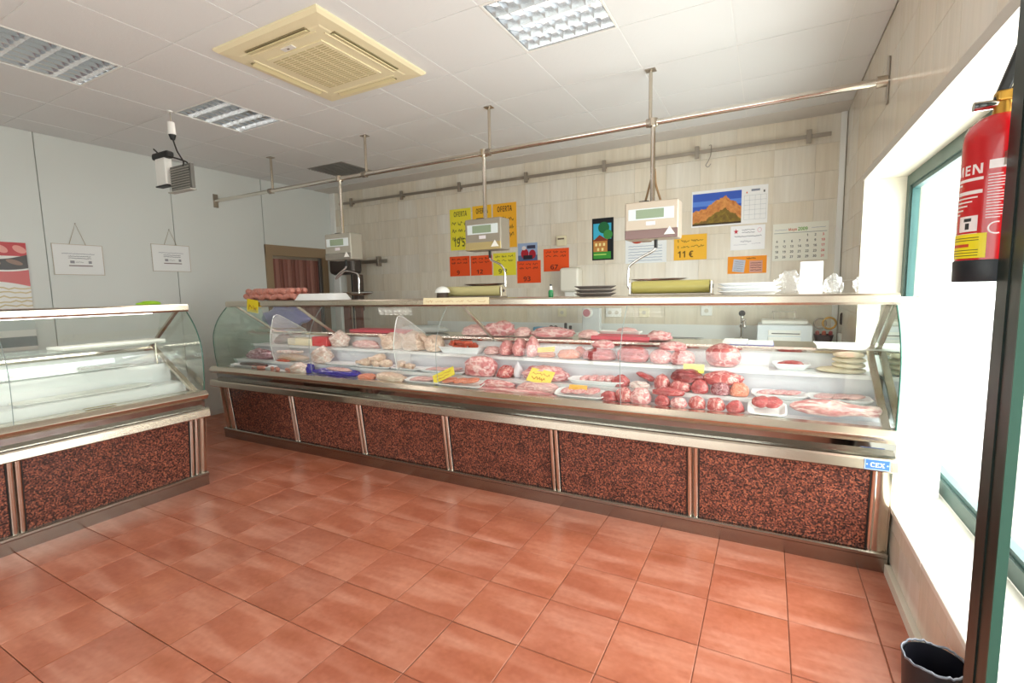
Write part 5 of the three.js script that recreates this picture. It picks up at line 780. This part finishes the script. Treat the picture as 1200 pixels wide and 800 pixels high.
// ---------------------------------------------------------------- by the window: extinguisher, post, bin, paper roll
{
  // green upright of the entrance
  const t = thing('door_post', 'dark green steel door post beside the fire extinguisher', 'post', [0.474, 0, -1.48]);
  part(t, 'upright', boxAt(-0.009, 0.009, 0, C, -0.038, 0.085), std(0x0e211d, 0.4)); part(t, 'face_strip', boxAt(-0.0095, 0.0095, 0, C, 0.0855, 0.091), std(0x1f4a3e, 0.4)); part(t, 'stop_bead', boxAt(-0.012, -0.009, 0, C, 0.01, 0.03), std(0x0e211d, 0.4));
  // extinguisher
  const cx = 0.478, cz = -1.603, r = 0.068, y0 = 1.443, H = 0.385, e = thing('fire_extinguisher', 'red fire extinguisher with a black foot hanging by the green post', 'fire extinguisher', [cx, y0, cz]);
  const lab = canvasTex(1024, 1024, (g, w, h) => {
    g.fillStyle = '#c8141c'; g.fillRect(0, 0, w, h); g.fillStyle = '#f6eeee';
    const X0 = 300; g.font = 'bold 84px sans-serif'; g.fillText('MEN', X0 - 8, 366); g.font = 'bold 32px sans-serif'; g.fillRect(X0 - 60, 386, 240, 18); g.fillRect(X0 - 60, 414, 120, 12);
    g.fillRect(X0 + 200, 296, 330, 52); g.fillRect(X0 - 90, 462, 270, 22); for (let k = 0; k < 5; k++) g.fillRect(X0 - 90, 500 + k * 24, 250 - k * 26, 9);
    g.fillRect(X0 + 60, 616, 108, 96); g.fillStyle = '#333'; g.fillRect(X0 + 92, 630, 44, 20); g.fillRect(X0 + 102, 660, 24, 38); g.fillStyle = '#f6eeee'; g.fillRect(X0 - 80, 626, 60, 70); g.fillRect(X0 - 90, 724, 260, 12);
    for (let k = 0; k < 16; k++) g.fillRect(X0 + 200, 380 + k * 17, 60 + 40 * ((k * 7) % 5) / 5, 5); for (let k = 0; k < 8; k++) g.fillRect(X0 + 320, 370 + k * 15, 150, 5); for (let k = 0; k < 8; k++) g.fillRect(X0 + 320, 520 + k * 15, 130, 5); g.lineWidth = 8; g.strokeStyle = '#f6eeee'; g.beginPath(); g.arc(X0 + 250, 700, 34, 1.2, 5); g.stroke(); g.fillRect(X0 + 300, 672, 60, 54); g.fillRect(X0 + 380, 680, 110, 10); g.fillRect(X0 + 380, 702, 90, 10); g.fillRect(X0 - 90, 800, 250, 6); for (let k = 0; k < 4; k++) g.fillRect(X0 - 80, 820 + k * 16, 220, 4);
  });
  // the printed side is turned to the room
  const prof = [[r, 0.03], [r, H - 0.05], [r * 0.97, H - 0.03], [r * 0.86, H - 0.012], [r * 0.6, H + 0.004], [r * 0.3, H + 0.01], [0.001, H + 0.011]].map(p => new THREE.Vector2(...p));
  const bodyG = new THREE.LatheGeometry(prof, 40); { const p = bodyG.attributes.position, u = bodyG.attributes.uv; for (let i = 0; i < p.count; i++) u.setY(i, p.getY(i) / (H + 0.011)); }
  part(e, 'cylinder', bodyG, new THREE.MeshPhysicalMaterial({ map: lab, roughness: 0.25, clearcoat: 0.5 }), [0, 0, 0], [0, -3.6, 0]);
  part(e, 'foot', new THREE.LatheGeometry([[r - 0.01, 0], [r + 0.002, 0], [r + 0.003, 0.05], [r - 0.002, 0.054]].map(p => new THREE.Vector2(...p)), 36), std(0x1c2026, 0.45));
  const sticker = new THREE.CylinderGeometry(r + 0.0008, r + 0.0008, 0.058, 16, 1, true, -1.9, 1.45); part(e, 'yellow_sticker', tr(sticker, 0, 0.086, 0), print(canvasTex(256, 160, (g, w, h) => { g.fillStyle = '#f4e21c'; g.fillRect(0, 0, w, h); g.strokeStyle = '#4a4420'; g.lineWidth = 3; g.fillStyle = '#d0482c'; g.fillRect(20, 66, 150, 20); g.fillStyle = '#5a5420'; for (const y of [24, 40, 104, 122, 140]) g.fillRect(20, y, 200, 5); }), 0.4));
  part(e, 'valve', tr(cyl(0.016, 0.022, 0.03, 16), 0, H + 0.022, 0), brass); part(e, 'valve_head', tr(rbox(0.036, 0.028, 0.03, 0.008), 0, H + 0.05, 0), brass); part(e, 'nozzle', rod([-0.055, H + 0.035, 0.0], [0.0, H + 0.035, 0], 0.011), chrome); part(e, 'gauge', tr(cyl(0.016, 0.016, 0.012, 16).rotateX(Math.PI / 2), 0.03, H + 0.045, 0.025), chrome);
  part(e, 'handle', tr(rbox(0.022, 0.16, 0.02, 0.006).rotateZ(-0.28), 0.01, H + 0.11, 0), black); part(e, 'lever', tr(rbox(0.02, 0.1, 0.02, 0.006).rotateZ(-0.5), 0.035, H + 0.09, 0), black); part(e, 'wall_bracket', boxAt(-0.012, 0.012, H - 0.12, H - 0.09, r - 0.004, 0.09), steelDull);
  // bin
  const b = thing('waste_bin', 'black waste bin with a crinkled liner on the floor by the post', 'bin', [0.486, 0, -1.81]);
  const R = 0.08; part(b, 'bin_body', new THREE.LatheGeometry([[0.001, 0], [R * 0.8, 0], [R * 0.82, 0.01], [R, 0.285], [R - 0.004, 0.285], [R * 0.79, 0.012], [0.001, 0.012]].map(p => new THREE.Vector2(...p)), 32), std(0x1d1c20, 0.45));
  const lg = new THREE.TorusGeometry(R, 0.003, 8, 60).rotateX(Math.PI / 2); { const p = lg.attributes.position; for (let i = 0; i < p.count; i++) { const a = Math.atan2(p.getZ(i), p.getX(i)); p.setY(i, p.getY(i) * 1.4 + 0.01 * (fbm(Math.cos(a) * 9, Math.sin(a) * 6, 3) - 0.5) * 2); } lg.computeVertexNormals(); } part(b, 'liner_rim', tr(lg, 0, 0.289, 0), std(0x6d6f78, 0.3)); part(b, 'liner', new THREE.LatheGeometry([[0.001, 0.03], [R * 0.72, 0.03], [R - 0.008, 0.285]].map(p => new THREE.Vector2(...p)), 28), std(0x16151c, 0.35, 0, { side: THREE.DoubleSide }));
  // paper roll on the sill
  const pr = thing('paper_roll', 'tall white paper roll standing on the window sill', 'paper roll', [0.69, WIN.y0, -3.13]); part(pr, 'roll', tr(cyl(0.105, 0.105, 1.02, 36), 0, 0.511, 0), std(0xf8f8f6, 0.8)); part(pr, 'core', tr(cyl(0.03, 0.03, 0.004, 20), 0, 1.0225, 0), std(0x9a7a58, 0.8)); part(pr, 'loose_end', boxAt(0.08, 0.1, 0.002, 1.02, 0.06, 0.064), std(0xf8f8f6, 0.8));
}

scene.traverse(o => { if (o.isMesh) { o.castShadow = true; o.receiveShadow = true; } });
renderer.render(scene, camera);
